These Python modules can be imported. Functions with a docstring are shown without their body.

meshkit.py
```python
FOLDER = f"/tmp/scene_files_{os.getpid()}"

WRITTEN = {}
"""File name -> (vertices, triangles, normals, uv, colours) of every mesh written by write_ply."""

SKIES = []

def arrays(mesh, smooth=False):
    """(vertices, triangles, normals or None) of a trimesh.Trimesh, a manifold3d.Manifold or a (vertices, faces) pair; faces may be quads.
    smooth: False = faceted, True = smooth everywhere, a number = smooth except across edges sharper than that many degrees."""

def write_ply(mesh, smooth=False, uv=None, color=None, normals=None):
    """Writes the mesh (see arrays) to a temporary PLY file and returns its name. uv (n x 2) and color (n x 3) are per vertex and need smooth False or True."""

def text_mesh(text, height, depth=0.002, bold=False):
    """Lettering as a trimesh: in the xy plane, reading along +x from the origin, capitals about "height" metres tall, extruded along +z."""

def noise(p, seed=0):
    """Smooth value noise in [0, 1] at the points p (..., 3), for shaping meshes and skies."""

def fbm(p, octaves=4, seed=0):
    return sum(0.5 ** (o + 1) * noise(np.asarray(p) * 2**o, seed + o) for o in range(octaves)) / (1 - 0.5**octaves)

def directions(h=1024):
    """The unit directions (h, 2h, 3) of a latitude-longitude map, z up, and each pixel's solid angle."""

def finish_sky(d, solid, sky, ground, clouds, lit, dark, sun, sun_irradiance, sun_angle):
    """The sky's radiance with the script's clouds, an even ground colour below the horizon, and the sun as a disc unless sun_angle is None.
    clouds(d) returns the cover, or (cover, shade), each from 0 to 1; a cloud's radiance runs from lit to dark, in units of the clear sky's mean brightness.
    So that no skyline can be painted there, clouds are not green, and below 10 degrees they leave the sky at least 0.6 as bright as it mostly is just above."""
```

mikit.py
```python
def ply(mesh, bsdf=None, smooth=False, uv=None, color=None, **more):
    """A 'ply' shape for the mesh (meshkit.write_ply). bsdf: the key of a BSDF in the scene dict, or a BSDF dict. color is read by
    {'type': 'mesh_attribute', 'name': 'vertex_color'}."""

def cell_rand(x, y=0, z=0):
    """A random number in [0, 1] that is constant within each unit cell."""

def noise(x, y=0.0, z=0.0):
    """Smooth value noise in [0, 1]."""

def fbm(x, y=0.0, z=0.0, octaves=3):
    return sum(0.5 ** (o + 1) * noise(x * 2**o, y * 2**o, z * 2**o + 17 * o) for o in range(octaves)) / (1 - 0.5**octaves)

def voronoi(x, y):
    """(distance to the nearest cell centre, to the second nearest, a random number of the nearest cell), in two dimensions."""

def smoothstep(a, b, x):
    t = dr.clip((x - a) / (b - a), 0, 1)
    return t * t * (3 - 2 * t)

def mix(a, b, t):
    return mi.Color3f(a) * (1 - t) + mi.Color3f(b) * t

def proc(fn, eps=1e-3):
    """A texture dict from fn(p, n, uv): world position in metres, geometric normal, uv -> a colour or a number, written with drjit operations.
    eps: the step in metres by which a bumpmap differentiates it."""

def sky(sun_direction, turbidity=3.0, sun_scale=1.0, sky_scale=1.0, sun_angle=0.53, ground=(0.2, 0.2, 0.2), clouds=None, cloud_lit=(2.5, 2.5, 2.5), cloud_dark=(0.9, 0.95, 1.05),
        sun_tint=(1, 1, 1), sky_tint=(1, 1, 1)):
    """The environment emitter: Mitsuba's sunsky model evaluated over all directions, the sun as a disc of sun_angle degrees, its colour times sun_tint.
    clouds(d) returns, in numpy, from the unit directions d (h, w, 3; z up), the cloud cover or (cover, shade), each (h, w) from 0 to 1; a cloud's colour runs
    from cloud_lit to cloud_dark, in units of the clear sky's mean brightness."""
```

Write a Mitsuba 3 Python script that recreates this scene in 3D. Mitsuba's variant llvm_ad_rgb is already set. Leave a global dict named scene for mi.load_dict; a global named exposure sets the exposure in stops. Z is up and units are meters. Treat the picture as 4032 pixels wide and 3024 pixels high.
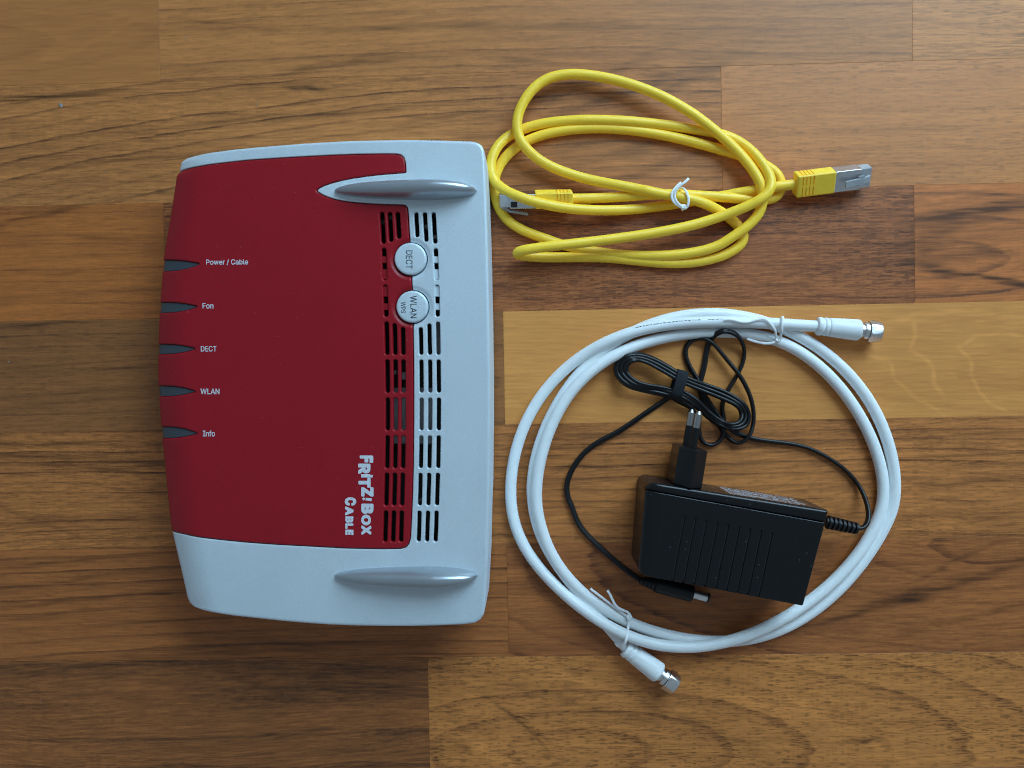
import math, random
import numpy as np, trimesh, shapely, manifold3d as m3
import drjit as dr, mitsuba as mi
import mikit, meshkit
from shapely.geometry import Polygon, Point, LineString, MultiPolygon, box as sbox
from shapely.ops import unary_union
from scipy.interpolate import CubicSpline, PchipInterpolator, splrep, splev
from scipy.spatial import Delaunay
from mikit import noise, fbm, smoothstep, mix

random.seed(7); rng = np.random.default_rng(7)
T = mi.ScalarTransform4f
scene, labels = {}, {}

# ------------------------------------------------------------------ camera, light, exposure
FOV, DIST = 65.3, 0.445
FW = np.array([-0.0243, -0.0159, -1.0]); CAM = -FW * DIST; FW = FW / np.linalg.norm(FW)
RT = np.cross(FW, [0, 1, 0]); RT /= np.linalg.norm(RT); UP = np.cross(RT, FW)
scene['camera'] = {'type': 'perspective', 'fov': FOV, 'fov_axis': 'x', 'near_clip': 0.01, 'far_clip': 20.0,
                   'to_world': T().look_at(origin=CAM.tolist(), target=(CAM + FW).tolist(), up=[0, 1, 0])}
exposure = 0.0
# a tall window up and to the right of the table, blue sky behind it
WIN = np.array([0.64, 1.03, 0.85])
scene['window_pane'] = {'type': 'rectangle',
    'to_world': T().look_at(origin=WIN.tolist(), target=[0.05, 0.0, 0.0], up=[0, 0, 1]) @ T().scale([0.50, 0.45, 1]),
    'emitter': {'type': 'area', 'radiance': {'type': 'rgb', 'value': [5.5, 8.2, 10.2]}}}
labels['window_pane'] = {'kind': 'structure', 'label': 'bright window pane beyond the top right of the table'}
# dim light of the room
scene['room_light'] = {'type': 'constant', 'radiance': {'type': 'rgb', 'value': [0.180, 0.225, 0.262]}}

# ------------------------------------------------------------------ helpers
FPX = 2016 / math.tan(math.radians(FOV / 2))
def P(px, py, z=0.0):
    """point at height z that was measured at (px, py) of the 4032 x 3024 photograph"""
    d = FW * FPX + RT * (px - 2016) - UP * (py - 1512)
    t = (z - CAM[2]) / d[2]
    return CAM + t * d
K8 = 1.8228
def D(x, y, z=0.0): return P(x * K8, y * K8, z)

def tag(key, label=None, cat=None, group=None, kind=None):
    d = labels.setdefault(key, {})
    for k, v in (('label', label), ('category', cat), ('group', group), ('kind', kind)):
        if v: d[k] = v
    return key
def numbered(key):
    k, i = key, 0
    while k in scene or any(s.startswith(k + '__') for s in scene):
        i += 1; k = f'{key}_{i:03d}'
    return k
def obj(name, mesh, mat, parent=None, smooth=40, label=None, **kw):
    key = numbered((parent + '__' if parent else '') + name)
    scene[key] = mikit.ply(mesh, mat, smooth=smooth, **kw)
    if label: tag(key, label)
    return key
cat = trimesh.util.concatenate

def bsdf(name, **kw):
    d = {'type': 'principled'}
    for k, v in kw.items():
        d[k] = {'type': 'rgb', 'value': list(v)} if isinstance(v, (tuple, list)) else v
    scene[name] = {'type': 'twosided', 'bsdf': d}

def rings_of(g):
    for p in getattr(g, 'geoms', [g]):
        if p.is_empty: continue
        yield p.exterior
        for r in p.interiors: yield r
def sample_ring(r, ds):
    c = np.asarray(r.coords)[:-1]; out = []
    for a, b in zip(c, np.roll(c, -1, 0)):
        n = max(1, int(np.ceil(np.linalg.norm(b - a) / ds)))
        out.append(a + (b - a) * (np.arange(n) / n)[:, None])
    return np.vstack(out)

def slab(poly, h, r=0.0004, step=0.002, ds=0.0006, skirt=None, extra=(), levels=4):
    """a sheet over poly at height h(x, y), its edges rounded with radius r, with walls down to skirt(x, y)"""
    poly = shapely.geometry.polygon.orient(poly.buffer(0)) if poly.geom_type == 'Polygon' else poly
    pts, drops, walls = [], [], []
    n0 = 0
    for k in range(levels):
        a = k / (levels - 1) * math.pi / 2
        g = poly.buffer(-r * (1 - math.cos(a)) - 1e-9) if k else poly
        for p in getattr(g, 'geoms', [g]):
            if p.is_empty: continue
            p = shapely.geometry.polygon.orient(p)
            for ring in [p.exterior, *p.interiors]:
                s = sample_ring(ring, ds)
                pts.append(s); drops.append(np.full(len(s), r * (1 - math.sin(a))))
                if k == 0: walls.append((n0, len(s)))
                n0 += len(s)
    inner = poly.buffer(-r - 0.35 * min(step, 0.001))
    for e in extra:
        s = e[shapely.contains_xy(inner, e[:, 0], e[:, 1])]
        if len(s): pts.append(s); drops.append(np.zeros(len(s)))
    x0, y0, x1, y1 = poly.bounds
    gx, gy = np.meshgrid(np.arange(x0, x1, step), np.arange(y0, y1, step))
    gx = gx + (np.arange(gx.shape[0]) % 2)[:, None] * step / 2
    g = np.stack([gx.ravel(), gy.ravel()], 1)
    g = g[shapely.contains_xy(inner, g[:, 0], g[:, 1])]
    pts.append(g); drops.append(np.zeros(len(g)))
    pts, drops = np.vstack(pts), np.concatenate(drops)
    tri = Delaunay(pts).simplices
    c = pts[tri].mean(1)
    tri = tri[shapely.contains_xy(poly, c[:, 0], c[:, 1])]
    a, b, cc = pts[tri[:, 0]], pts[tri[:, 1]], pts[tri[:, 2]]
    area = (b[:, 0] - a[:, 0]) * (cc[:, 1] - a[:, 1]) - (b[:, 1] - a[:, 1]) * (cc[:, 0] - a[:, 0])
    tri[area < 0] = tri[area < 0][:, ::-1]; tri = tri[np.abs(area) > 1e-14]
    z = h(pts[:, 0], pts[:, 1]) - drops
    V = np.column_stack([pts, z]); F = [tri]
    if skirt is not None:
        for s, n in walls:
            zb = np.minimum(skirt(pts[s:s + n, 0], pts[s:s + n, 1]), z[s:s + n] - 1e-4)
            i = np.arange(n); j = (i + 1) % n; base = len(V)
            V = np.vstack([V, np.column_stack([pts[s:s + n], zb])])
            F += [np.stack([s + i, base + i, base + j], 1), np.stack([s + i, base + j, s + j], 1)]
    return trimesh.Trimesh(V, np.vstack(F), process=False)

def smooth_path(ctrl, ds=0.0012, relax=0.0):
    c = np.asarray(ctrl, float)
    d = np.linalg.norm(np.diff(c[:, :3], axis=0), axis=1); s = np.r_[0, np.cumsum(np.sqrt(np.maximum(d, 1e-6)))]
    cz = PchipInterpolator(s, c[:, 2:])
    t = np.linspace(0, s[-1], 4000)
    if relax and len(c) > 8:
        wt = np.ones(len(c)); wt[[0, 1, -2, -1]] = 20
        tck = [splrep(s, c[:, k], w=wt, s=len(c) * relax ** 2) for k in (0, 1)]
        q = np.column_stack([splev(t, tck[0]), splev(t, tck[1]), cz(t)])
    else:
        cs = CubicSpline(s, c[:, :2]); q = np.column_stack([cs(t), cz(t)])
    L = np.r_[0, np.cumsum(np.linalg.norm(np.diff(q[:, :3], axis=0), axis=1))]
    n = max(8, int(L[-1] / ds)); u = np.linspace(0, L[-1], n)
    return np.column_stack([np.interp(u, L, q[:, k]) for k in range(q.shape[1])])

def sweep(path, section, twist=None, cap=True, up=(0, 0, 1.0), closed=False, scale=None):
    """section (m x 2: side, up) swept along the path; the section's up stays near world up, rolled by twist"""
    p = path[:, :3]; n, m = len(p), len(section)
    t = (np.roll(p, -1, 0) - np.roll(p, 1, 0)) if closed else np.gradient(p, axis=0)
    t /= np.linalg.norm(t, axis=1, keepdims=True)
    b = np.zeros_like(p); ref = np.asarray(up, float)
    v = ref - t[0] * (t[0] @ ref)
    if np.linalg.norm(v) < 0.2: v = np.cross(t[0], [1, 0, 0.3])
    v /= np.linalg.norm(v)
    for i in range(n):
        v = v - t[i] * (v @ t[i]); w = ref - t[i] * (t[i] @ ref)
        lw = np.linalg.norm(w)
        if lw > 0.05: v = v * 0.85 + 0.15 * w / lw * (lw ** 2)
        v = v - t[i] * (v @ t[i]); v /= np.linalg.norm(v); b[i] = v
    s = np.cross(t, b)
    if twist is not None:
        c_, s_ = np.cos(twist)[:, None], np.sin(twist)[:, None]
        s, b = s * c_ + b * s_, b * c_ - s * s_
    sec = np.asarray(section); k = np.ones(n) if scale is None else scale
    V = p[:, None] + k[:, None, None] * (sec[None, :, :1] * s[:, None] + sec[None, :, 1:] * b[:, None])
    i, j = np.meshgrid(np.arange(n if closed else n - 1), np.arange(m), indexing='ij')
    i2 = (i + 1) % n
    q = np.stack([i * m + j, i * m + (j + 1) % m, i2 * m + (j + 1) % m, i2 * m + j], -1).reshape(-1, 4)
    V = V.reshape(-1, 3); F = [q[:, [0, 1, 2]], q[:, [0, 2, 3]]]
    if cap and not closed:
        for e, rev in ((0, True), (n - 1, False)):
            c0 = len(V); ring = V[e * m:(e + 1) * m]
            V = np.vstack([V, ring, p[e][None]]); a = np.arange(m)
            f = np.stack([c0 + a, c0 + (a + 1) % m, np.full(m, c0 + m)], 1)
            F.append(f[:, ::-1] if rev else f)
    mesh = trimesh.Trimesh(V, np.vstack(F), process=False); mesh.invert()
    return mesh
def circ(r, n=16, ry=None):
    a = np.arange(n) / n * 2 * math.pi
    return np.stack([np.cos(a) * r, np.sin(a) * (ry or r)], 1)
def tube(ctrl, r, n=14, ds=0.001, ry=None, relax=0.0, **kw): return sweep(smooth_path(ctrl, ds, relax), circ(r, n, ry), **kw)

def tri_of(man):
    m = man.to_mesh(); return trimesh.Trimesh(m.vert_properties[:, :3], m.tri_verts, process=False)
def hull_round(points, r, seg=16):
    s = m3.Manifold.sphere(r, seg)
    return m3.Manifold.batch_hull([s.translate(list(map(float, p))) for p in points])
def rbox(sx, sy, sz, r, center=(0, 0, 0), seg=16):
    h = np.array([sx, sy, sz]) / 2 - r
    return hull_round([np.array(center) + h * np.array([a, b, c]) for a in (-1, 1) for b in (-1, 1) for c in (-1, 1)], r, seg)
def mbox(sx, sy, sz, c): return m3.Manifold.cube([sx, sy, sz], True).translate(list(map(float, c)))
def frame(origin, x, up=(0, 0, 1), roll=0.0):
    x = np.asarray(x, float); x = x / np.linalg.norm(x)
    y = np.cross(up, x); y /= np.linalg.norm(y); z = np.cross(x, y)
    c, s = math.cos(roll), math.sin(roll)
    M = np.eye(4); M[:3, 0] = x; M[:3, 1] = y * c + z * s; M[:3, 2] = z * c - y * s; M[:3, 3] = origin
    return M
def moved(mesh, M):
    if hasattr(mesh, 'to_mesh'): mesh = tri_of(mesh)
    mesh = mesh.copy(); mesh.apply_transform(M); return mesh
def lathe(profile, n=32):
    """revolve (radius, x) pairs round the local x axis"""
    pr = np.asarray(profile, float); a = np.arange(n) / n * 2 * math.pi
    V = np.stack([np.repeat(pr[:, 1:2], n, 1), pr[:, :1] * np.cos(a), pr[:, :1] * np.sin(a)], -1).reshape(-1, 3)
    i, j = np.meshgrid(np.arange(len(pr) - 1), np.arange(n), indexing='ij')
    q = np.stack([i * n + j, (i + 1) * n + j, (i + 1) * n + (j + 1) % n, i * n + (j + 1) % n], -1).reshape(-1, 4)
    return trimesh.Trimesh(V, np.vstack([q[:, [0, 1, 2]], q[:, [0, 2, 3]]]), process=False)

# ------------------------------------------------------------------ materials
def speck(base, amp, seed, scale=2500.0, dust=0.0):
    base = mi.Color3f(*base)
    def fn(p, n, uv):
        s = noise(p.x * scale, p.y * scale, p.z * scale + seed)
        b = fbm(p.x * 40, p.y * 40, p.z * 40 + seed, 2)
        c = base * (1 + amp * (s - 0.5) + 0.10 * (b - 0.5))
        if dust:
            d, _, w = mikit.voronoi(p.x * 330 + seed, p.y * 330)
            c = dr.select((d < 0.085 * w) & (w > 0.965), c + dust * w, c)
        return c
    return mikit.proc(fn)
bsdf('silver_paint', base_color=speck((0.56, 0.64, 0.69), 0.12, 1.0), metallic=0.18, roughness=0.40, specular=0.5)
bsdf('fin_paint', base_color=speck((0.40, 0.44, 0.475), 0.12, 1.0), metallic=0.72, roughness=0.32, specular=0.5)
bsdf('red_paint', base_color=speck((0.285, 0.0060, 0.0135), 0.22, 2.0, dust=0.09), roughness=0.36, specular=0.32)
bsdf('lens_plastic', base_color=(0.040, 0.054, 0.068), roughness=0.30, specular=0.55)
bsdf('print_white', base_color=(0.56, 0.60, 0.66), roughness=0.6)
bsdf('print_dark', base_color=(0.05, 0.065, 0.08), roughness=0.6)
bsdf('board_dark', base_color=(0.012, 0.016, 0.013), roughness=0.5)
bsdf('shield_metal', base_color=(0.42, 0.43, 0.44), metallic=0.5, roughness=0.45)
bsdf('print_grey', base_color=(0.30, 0.32, 0.36), roughness=0.5)
bsdf('inner_black', base_color=(0.010, 0.010, 0.011), roughness=0.6)
bsdf('yellow_rubber', base_color=speck((0.94, 0.625, 0.045), 0.05, 3.0, 900), roughness=0.38, specular=0.45)
bsdf('white_rubber', base_color=speck((0.74, 0.775, 0.785), 0.02, 4.0, 900), roughness=0.40, specular=0.42)
bsdf('tie_white', base_color=(0.82, 0.84, 0.85), roughness=0.45)
bsdf('black_rubber', base_color=(0.005, 0.0055, 0.0065), roughness=0.40, specular=0.40)
bsdf('black_plastic', base_color=speck((0.0038, 0.0045, 0.0058), 0.35, 5.0, 1800, dust=0.09), roughness=0.28, specular=0.38)
bsdf('black_gloss', base_color=(0.012, 0.012, 0.014), roughness=0.22, specular=0.5)
bsdf('strap_fabric', base_color=speck((0.016, 0.018, 0.022), 0.6, 6.0, 1600), roughness=0.85, specular=0.2, sheen=0.4)
scene['steel'] = {'type': 'twosided', 'bsdf': {'type': 'roughconductor', 'material': 'none', 'alpha': 0.17,
    'specular_reflectance': {'type': 'rgb', 'value': [0.78, 0.78, 0.78]}}}
scene['pin_steel'] = {'type': 'twosided', 'bsdf': {'type': 'roughconductor', 'material': 'none', 'alpha': 0.2, 'specular_reflectance': {'type': 'rgb', 'value': [0.42, 0.42, 0.42]}}}
scene['brushed_steel'] = {'type': 'twosided', 'bsdf': {'type': 'roughconductor', 'material': 'none', 'alpha': 0.18,
    'specular_reflectance': {'type': 'rgb', 'value': [0.72, 0.72, 0.73]}}}
scene['clear_plastic'] = {'type': 'principled', 'base_color': {'type': 'rgb', 'value': [0.80, 0.86, 0.90]}, 'spec_trans': 0.62, 'roughness': 0.14, 'eta': 1.5}

# ------------------------------------------------------------------ wooden table top, plank by plank
ROT = math.radians(1.05); CR, SR = math.cos(ROT), math.sin(ROT)
def to_uv(x, y): return x * CR + y * SR, -x * SR + y * CR
def to_xy(u, v): return u * CR - v * SR, u * SR + v * CR
def UV(x, y):
    q = D(x, y); return to_uv(q[0], q[1])
SEAM = [0.4300, 0.3665, 0.3030, 0.2390, 0.1728, 0.1050, 0.0405, -0.0226, -0.0892, -0.1527, -0.2170, -0.2800, -0.3440, -0.4100]
PL = []   # u0, u1, v0, v1, look
def look(light=(0.36, 0.205, 0.098), dark=(0.145, 0.075, 0.038), v0=0.0, d0=0.10, k=0.0, u0=0.0, freq=180., ring=0.5, pore=0.3, warp=1.0, streak=0.4, blotch=0.5, bias=0.15, pl=1.0):
    return dict(light=light, dark=dark, v0=v0, d0=d0, k=k, u0=u0, freq=freq, ring=ring, pore=pore, warp=warp, streak=streak, blotch=blotch, bias=bias, pl=pl)
TAN = (0.355, 0.200, 0.098); TAN2 = (0.385, 0.222, 0.112); ORANGE = (0.300, 0.138, 0.052); GREYB = (0.210, 0.115, 0.058); RED = (0.275, 0.128, 0.066); BLOND = (0.43, 0.262, 0.112)
TONE = np.array([1.43, 0.965, 0.56])
UL, UR = -0.60, 0.60
# row: list of (u_start, u_end, look)
ROWS = {
 3: [(UL, -0.1938, look((0.30, 0.165, 0.080), (0.20, 0.100, 0.050), v0=0.20, d0=0.012, k=0.10, u0=-0.32, freq=160, ring=0.34, pore=0.05, streak=0.08, blotch=0.5, bias=0.08)),
     (-0.1938, 0.2225, look((0.325, 0.182, 0.090), (0.135, 0.072, 0.041), v0=0.14, d0=0.03, k=0.02, u0=-0.05, freq=150, ring=0.36, pore=0.34, streak=0.45, blotch=0.5, bias=0.08)),
     (0.2225, UR, look(TAN2, (0.20, 0.105, 0.056), v0=0.30, d0=0.10, freq=210, ring=0.22, pore=0.60, streak=0.1, blotch=0.3, bias=0.06, pl=1.5))],
 4: [(UL, 0.1181, look((0.335, 0.186, 0.090), (0.125, 0.066, 0.036), v0=0.060, d0=0.012, k=0.20, u0=0.13, freq=150, ring=0.62, pore=0.38, warp=0.75, streak=0.15, blotch=0.4, bias=0.06)),
     (0.1181, UR, look((0.385, 0.215, 0.112), (0.19, 0.098, 0.056), v0=0.25, d0=0.12, freq=150, ring=0.22, pore=0.50, streak=0.12, blotch=0.35, bias=0.10))],
 5: [(UL, -0.1938, look(ORANGE, (0.155, 0.070, 0.034), v0=0.13, d0=0.05, freq=190, ring=0.46, pore=0.28, warp=0.6, streak=0.35, blotch=0.6, bias=0.14)),
     (-0.1938, 0.2223, look(RED, (0.105, 0.046, 0.027), v0=0.18, d0=0.08, k=-0.03, freq=190, ring=0.30, pore=0.85, warp=0.8, streak=0.35, blotch=0.5, bias=0.26)),
     (0.2223, UR, look((0.36, 0.165, 0.072), (0.085, 0.040, 0.028), v0=0.070, d0=0.004, k=0.20, u0=0.24, freq=95, ring=0.55, pore=0.35, warp=1.7, streak=0.25, blotch=0.8, bias=0.12))],
 6: [(UL, -0.0043, look(GREYB, (0.090, 0.050, 0.030), v0=0.00, d0=0.010, k=0.12, u0=-0.16, freq=140, ring=0.40, pore=0.45, warp=1.0, streak=0.30, blotch=0.5, bias=0.12)),
     (-0.0043, UR, look(BLOND, (0.33, 0.180, 0.074), v0=0.008, d0=0.012, k=0.22, u0=0.36, freq=70, ring=0.30, pore=0.08, warp=1.6, streak=0.05, blotch=0.7, bias=0.10))],
 7: [(UL, UR, look((0.335, 0.176, 0.078), (0.098, 0.046, 0.025), v0=-0.12, d0=0.02, k=0.05, u0=0.05, freq=170, ring=0.60, pore=0.50, warp=0.9, streak=0.50, blotch=0.5, bias=0.10))],
 8: [(UL, -0.0046, look((0.275, 0.132, 0.058), (0.082, 0.040, 0.022), v0=-0.235, d0=0.012, k=0.13, u0=0.10, freq=130, ring=0.72, pore=0.40, warp=0.6, streak=0.20, blotch=0.4, bias=0.10)),
     (-0.0046, UR, look((0.255, 0.122, 0.056), (0.082, 0.034, 0.021), v0=-0.098, d0=0.006, k=-0.28, u0=0.245, freq=95, ring=0.58, pore=0.35, warp=1.4, streak=0.20, blotch=0.6, bias=0.14))],
 9: [(UL, -0.0502, look((0.228, 0.114, 0.054), (0.070, 0.037, 0.022), v0=-0.270, d0=0.02, k=0.14, u0=-0.12, freq=62, ring=0.46, pore=0.45, warp=1.3, streak=0.30, blotch=0.9, bias=0.22)),
     (-0.0502, UR, look((0.375, 0.205, 0.088), (0.135, 0.066, 0.033), v0=-0.212, d0=0.004, k=-0.28, u0=0.02, freq=82, ring=0.44, pore=1.0, warp=1.5, streak=0.10, blotch=0.6, bias=0.12, pl=0.9))],
}
for row in range(len(SEAM) - 1):
    if row in ROWS:
        segs = ROWS[row]
    else:
        c = [UL, rng.uniform(-0.25, -0.05), rng.uniform(0.1, 0.35), UR]
        segs = [(c[i], c[i + 1], look(random.choice([TAN, ORANGE, GREYB, RED, TAN2]), v0=SEAM[row] + rng.uniform(-0.03, 0.1), d0=rng.uniform(0.01, 0.1), k=rng.uniform(-0.1, 0.1), freq=rng.uniform(90, 190), ring=rng.uniform(0.3, 0.6), pore=rng.uniform(0.1, 0.8))) for i in range(3)]
    for a, b, l in segs: PL.append((a, b, SEAM[row + 1], SEAM[row], l))

TAB = {k: mi.Float([float(pk[4][k]) for pk in PL]) for k in PL[0][4] if k not in ('light', 'dark')}
for nm in ('light', 'dark'):
    for c in range(3): TAB[f'{nm}{c}'] = mi.Float([float(pk[4][nm][c] * TONE[c]) for pk in PL])
TAB['seed'] = mi.Float([float(i) * 3.71 + 1.3 for i in range(len(PL))])

# marks that belong to single planks: (x, y in the 2212-wide photo, half length, half width in m, tilt in degrees, strength)
MARKS = [
 (130, 205, .040, .0016, 2, .85), (30, 215, .020, .0010, 2, .5), (632, 192, .006, .0014, -6, .75), (672, 192, .009, .0018, -10, .8), (560, 190, .012, .0010, 0, .3),
 (300, 345, .050, .0012, 4, .45), (60, 470, .030, .0018, 12, .55), (200, 440, .020, .0012, 8, .4), (430, 268, .060, .0012, 5, .42), (760, 245, .055, .0012, 4, .40), (900, 272, .040, .0012, 5, .35), (1000, 245, .030, .0010, 8, .4),
 (450, 48, .020, .0014, -3, .40), (500, 62, .040, .0016, -2, .35), (900, 58, .060, .0016, 1, .42), (1150, 55, .050, .0014, 0, .38), (720, 138, .030, .0022, 10, .42), (860, 128, .030, .0016, 2, .45), (640, 155, .020, .003, 18, .30), (1200, 60, .06, .0012, -1, .35), (1500, 62, .05, .0010, -2, .3),
 (1170, 205, .030, .0028, 22, .30), (1270, 178, .045, .0030, 22, .42), (1380, 190, .045, .0026, 20, .45), (1480, 172, .035, .0028, 22, .40), (1290, 215, .050, .0030, 20, .38), (1160, 345, .05, .0040, 14, .32), (1350, 325, .05, .0034, 14, .38), (1290, 395, .04, .0022, 10, .30), (1450, 350, .04, .0024, 14, .30), (1230, 118, .030, .0020, -4, .35), (1130, 130, .020, .0016, -8, .4),
 (150, 510, .080, .0016, -2, .35), (300, 545, .050, .0014, 2, .32), (130, 590, .07, .0016, 0, .30), (60, 640, .05, .0012, 2, .3),
 (2070, 462, .030, .0038, 4, .78), (2180, 448, .030, .0028, 8, .72), (2030, 490, .018, .0040, 2, .55), (2010, 535, .012, .0070, 10, .55), (2060, 560, .025, .0026, 6, .45), (2010, 580, .016, .0030, -20, .75), (2110, 598, .040, .0015, -9, .72), (2200, 612, .020, .0018, -12, .7), (2130, 520, .035, .0100, 8, .25), (2150, 420, .020, .0015, -6, .4),
 (60, 705, .030, .0014, 4, .55), (280, 795, .030, .0010, 2, .45), (120, 790, .04, .0010, 3, .30), (150, 850, .05, .0014, 3, .35), (90, 875, .05, .0014, 4, .35),
 (80, 985, .060, .0012, -3, .5), (240, 1015, .030, .0012, -5, .55), (330, 1000, .020, .0010, -4, .45), (100, 960, .060, .0010, -2, .4), (70, 1120, .03, .0016, -20, .35),
 (1500, 940, .050, .0014, 0, .40), (1640, 965, .045, .0012, 3, .45), (1250, 945, .05, .0014, 1, .5), (1190, 968, .03, .0014, 2, .5), (1230, 1010, .04, .0012, 1, .45), (2100, 940, .05, .0012, 2, .45), (2080, 985, .06, .0010, 2, .4), (2140, 1040, .05, .0012, 1, .4), (2080, 1110, .05, .0012, 3, .35), (1600, 1000, .05, .0014, 2, .3),
 (120, 1215, .06, .0014, 5, .45), (180, 1250, .06, .0016, 6, .5), (240, 1290, .07, .0016, 5, .45), (100, 1330, .06, .0014, 6, .4), (330, 1345, .05, .0014, 4, .4), (600, 1400, .09, .0060, 2, .42), (850, 1440, .05, .0080, 0, .30), (300, 1430, .06, .0030, 4, .3),
 (1230, 1262, .05, .0050, 3, .35), (1350, 1350, .05, .0040, 2, .30), (1950, 1290, .05, .0030, 17, .50), (2080, 1255, .05, .0026, 17, .55), (1850, 1325, .035, .0022, 14, .50), (2150, 1320, .04, .0022, 14, .4), (2060, 1215, .03, .0014, 26, .4),
 (1120, 1555, .022, .0012, -36, .55), (1155, 1590, .014, .0010, -50, .45), (1250, 1520, .05, .0024, -16, .30), (1500, 1560, .06, .0030, -24, .30), (1871, 1603, .0030, .0014, 5, .95), (1856, 1600, .010, .0022, 2, .45), (1008, 1618, .0022, .0014, 5, .95), (1000, 1612, .008, .0030, 0, .4),
 (420, 156, .012, .0030, 0, .22),
]
MK = []
for x, y, L, W, a, s in MARKS:
    u, v = UV(x, y); MK.append((u, v, L, W, math.cos(math.radians(a)), math.sin(math.radians(a)), s))
# pale swirls of the blond plank and a few worn light patches: same, lightening
PALE = [(1330, 790, .06, .006, 3, .14), (1900, 985, .06, .0016, 2, .2), (1280, 1480, .06, .0030, -18, .22), (1560, 1500, .06, .0030, -20, .2), (1800, 1560, .05, .0030, -30, .2), (1050, 1620, .03, .0030, -30, .25), (2150, 690, .06, .003, 3, .15)]
def swirl(pts, W, k):
    pts = np.array(pts, float)
    for a, b in zip(pts[:-1], pts[1:]):
        d = b - a; L = np.hypot(*d)
        PALE.append(((a[0] + b[0]) / 2, (a[1] + b[1]) / 2, L * 0.000258 * 0.50, W, -math.degrees(math.atan2(d[1], d[0])), k))
sw = lambda pts: [((3232 + x / 1.185) / K8, (600 + y / 1.185) / K8) for x, y in pts]
swirl(sw([(345, 772), (425, 785), (445, 850), (425, 918), (478, 955), (515, 1008), (520, 1072), (572, 1135)]), .0014, .34)
swirl(sw([(640, 912), (690, 962), (710, 1040), (742, 1112), (800, 1170), (880, 1215)]), .0013, .32)
swirl(sw([(215, 935), (330, 975), (345, 1050), (420, 1130), (590, 1235)]), .0011, .26)
swirl(sw([(640, 912), (740, 852), (860, 838), (948, 862)]), .0011, .24)
swirl(sw([(340, 775), (550, 750), (740, 730)]), .0020, .22)
sl = lambda pts: [(x / 1.097 / K8, y / 1.097 / K8) for x, y in pts]
swirl(sl([(0, 290), (130, 268), (260, 238), (430, 170), (540, 105), (572, 78)]), .0016, .15)
swirl(sl([(572, 78), (450, 74), (230, 55), (90, 38)]), .0016, .13)
PK = []
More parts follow.
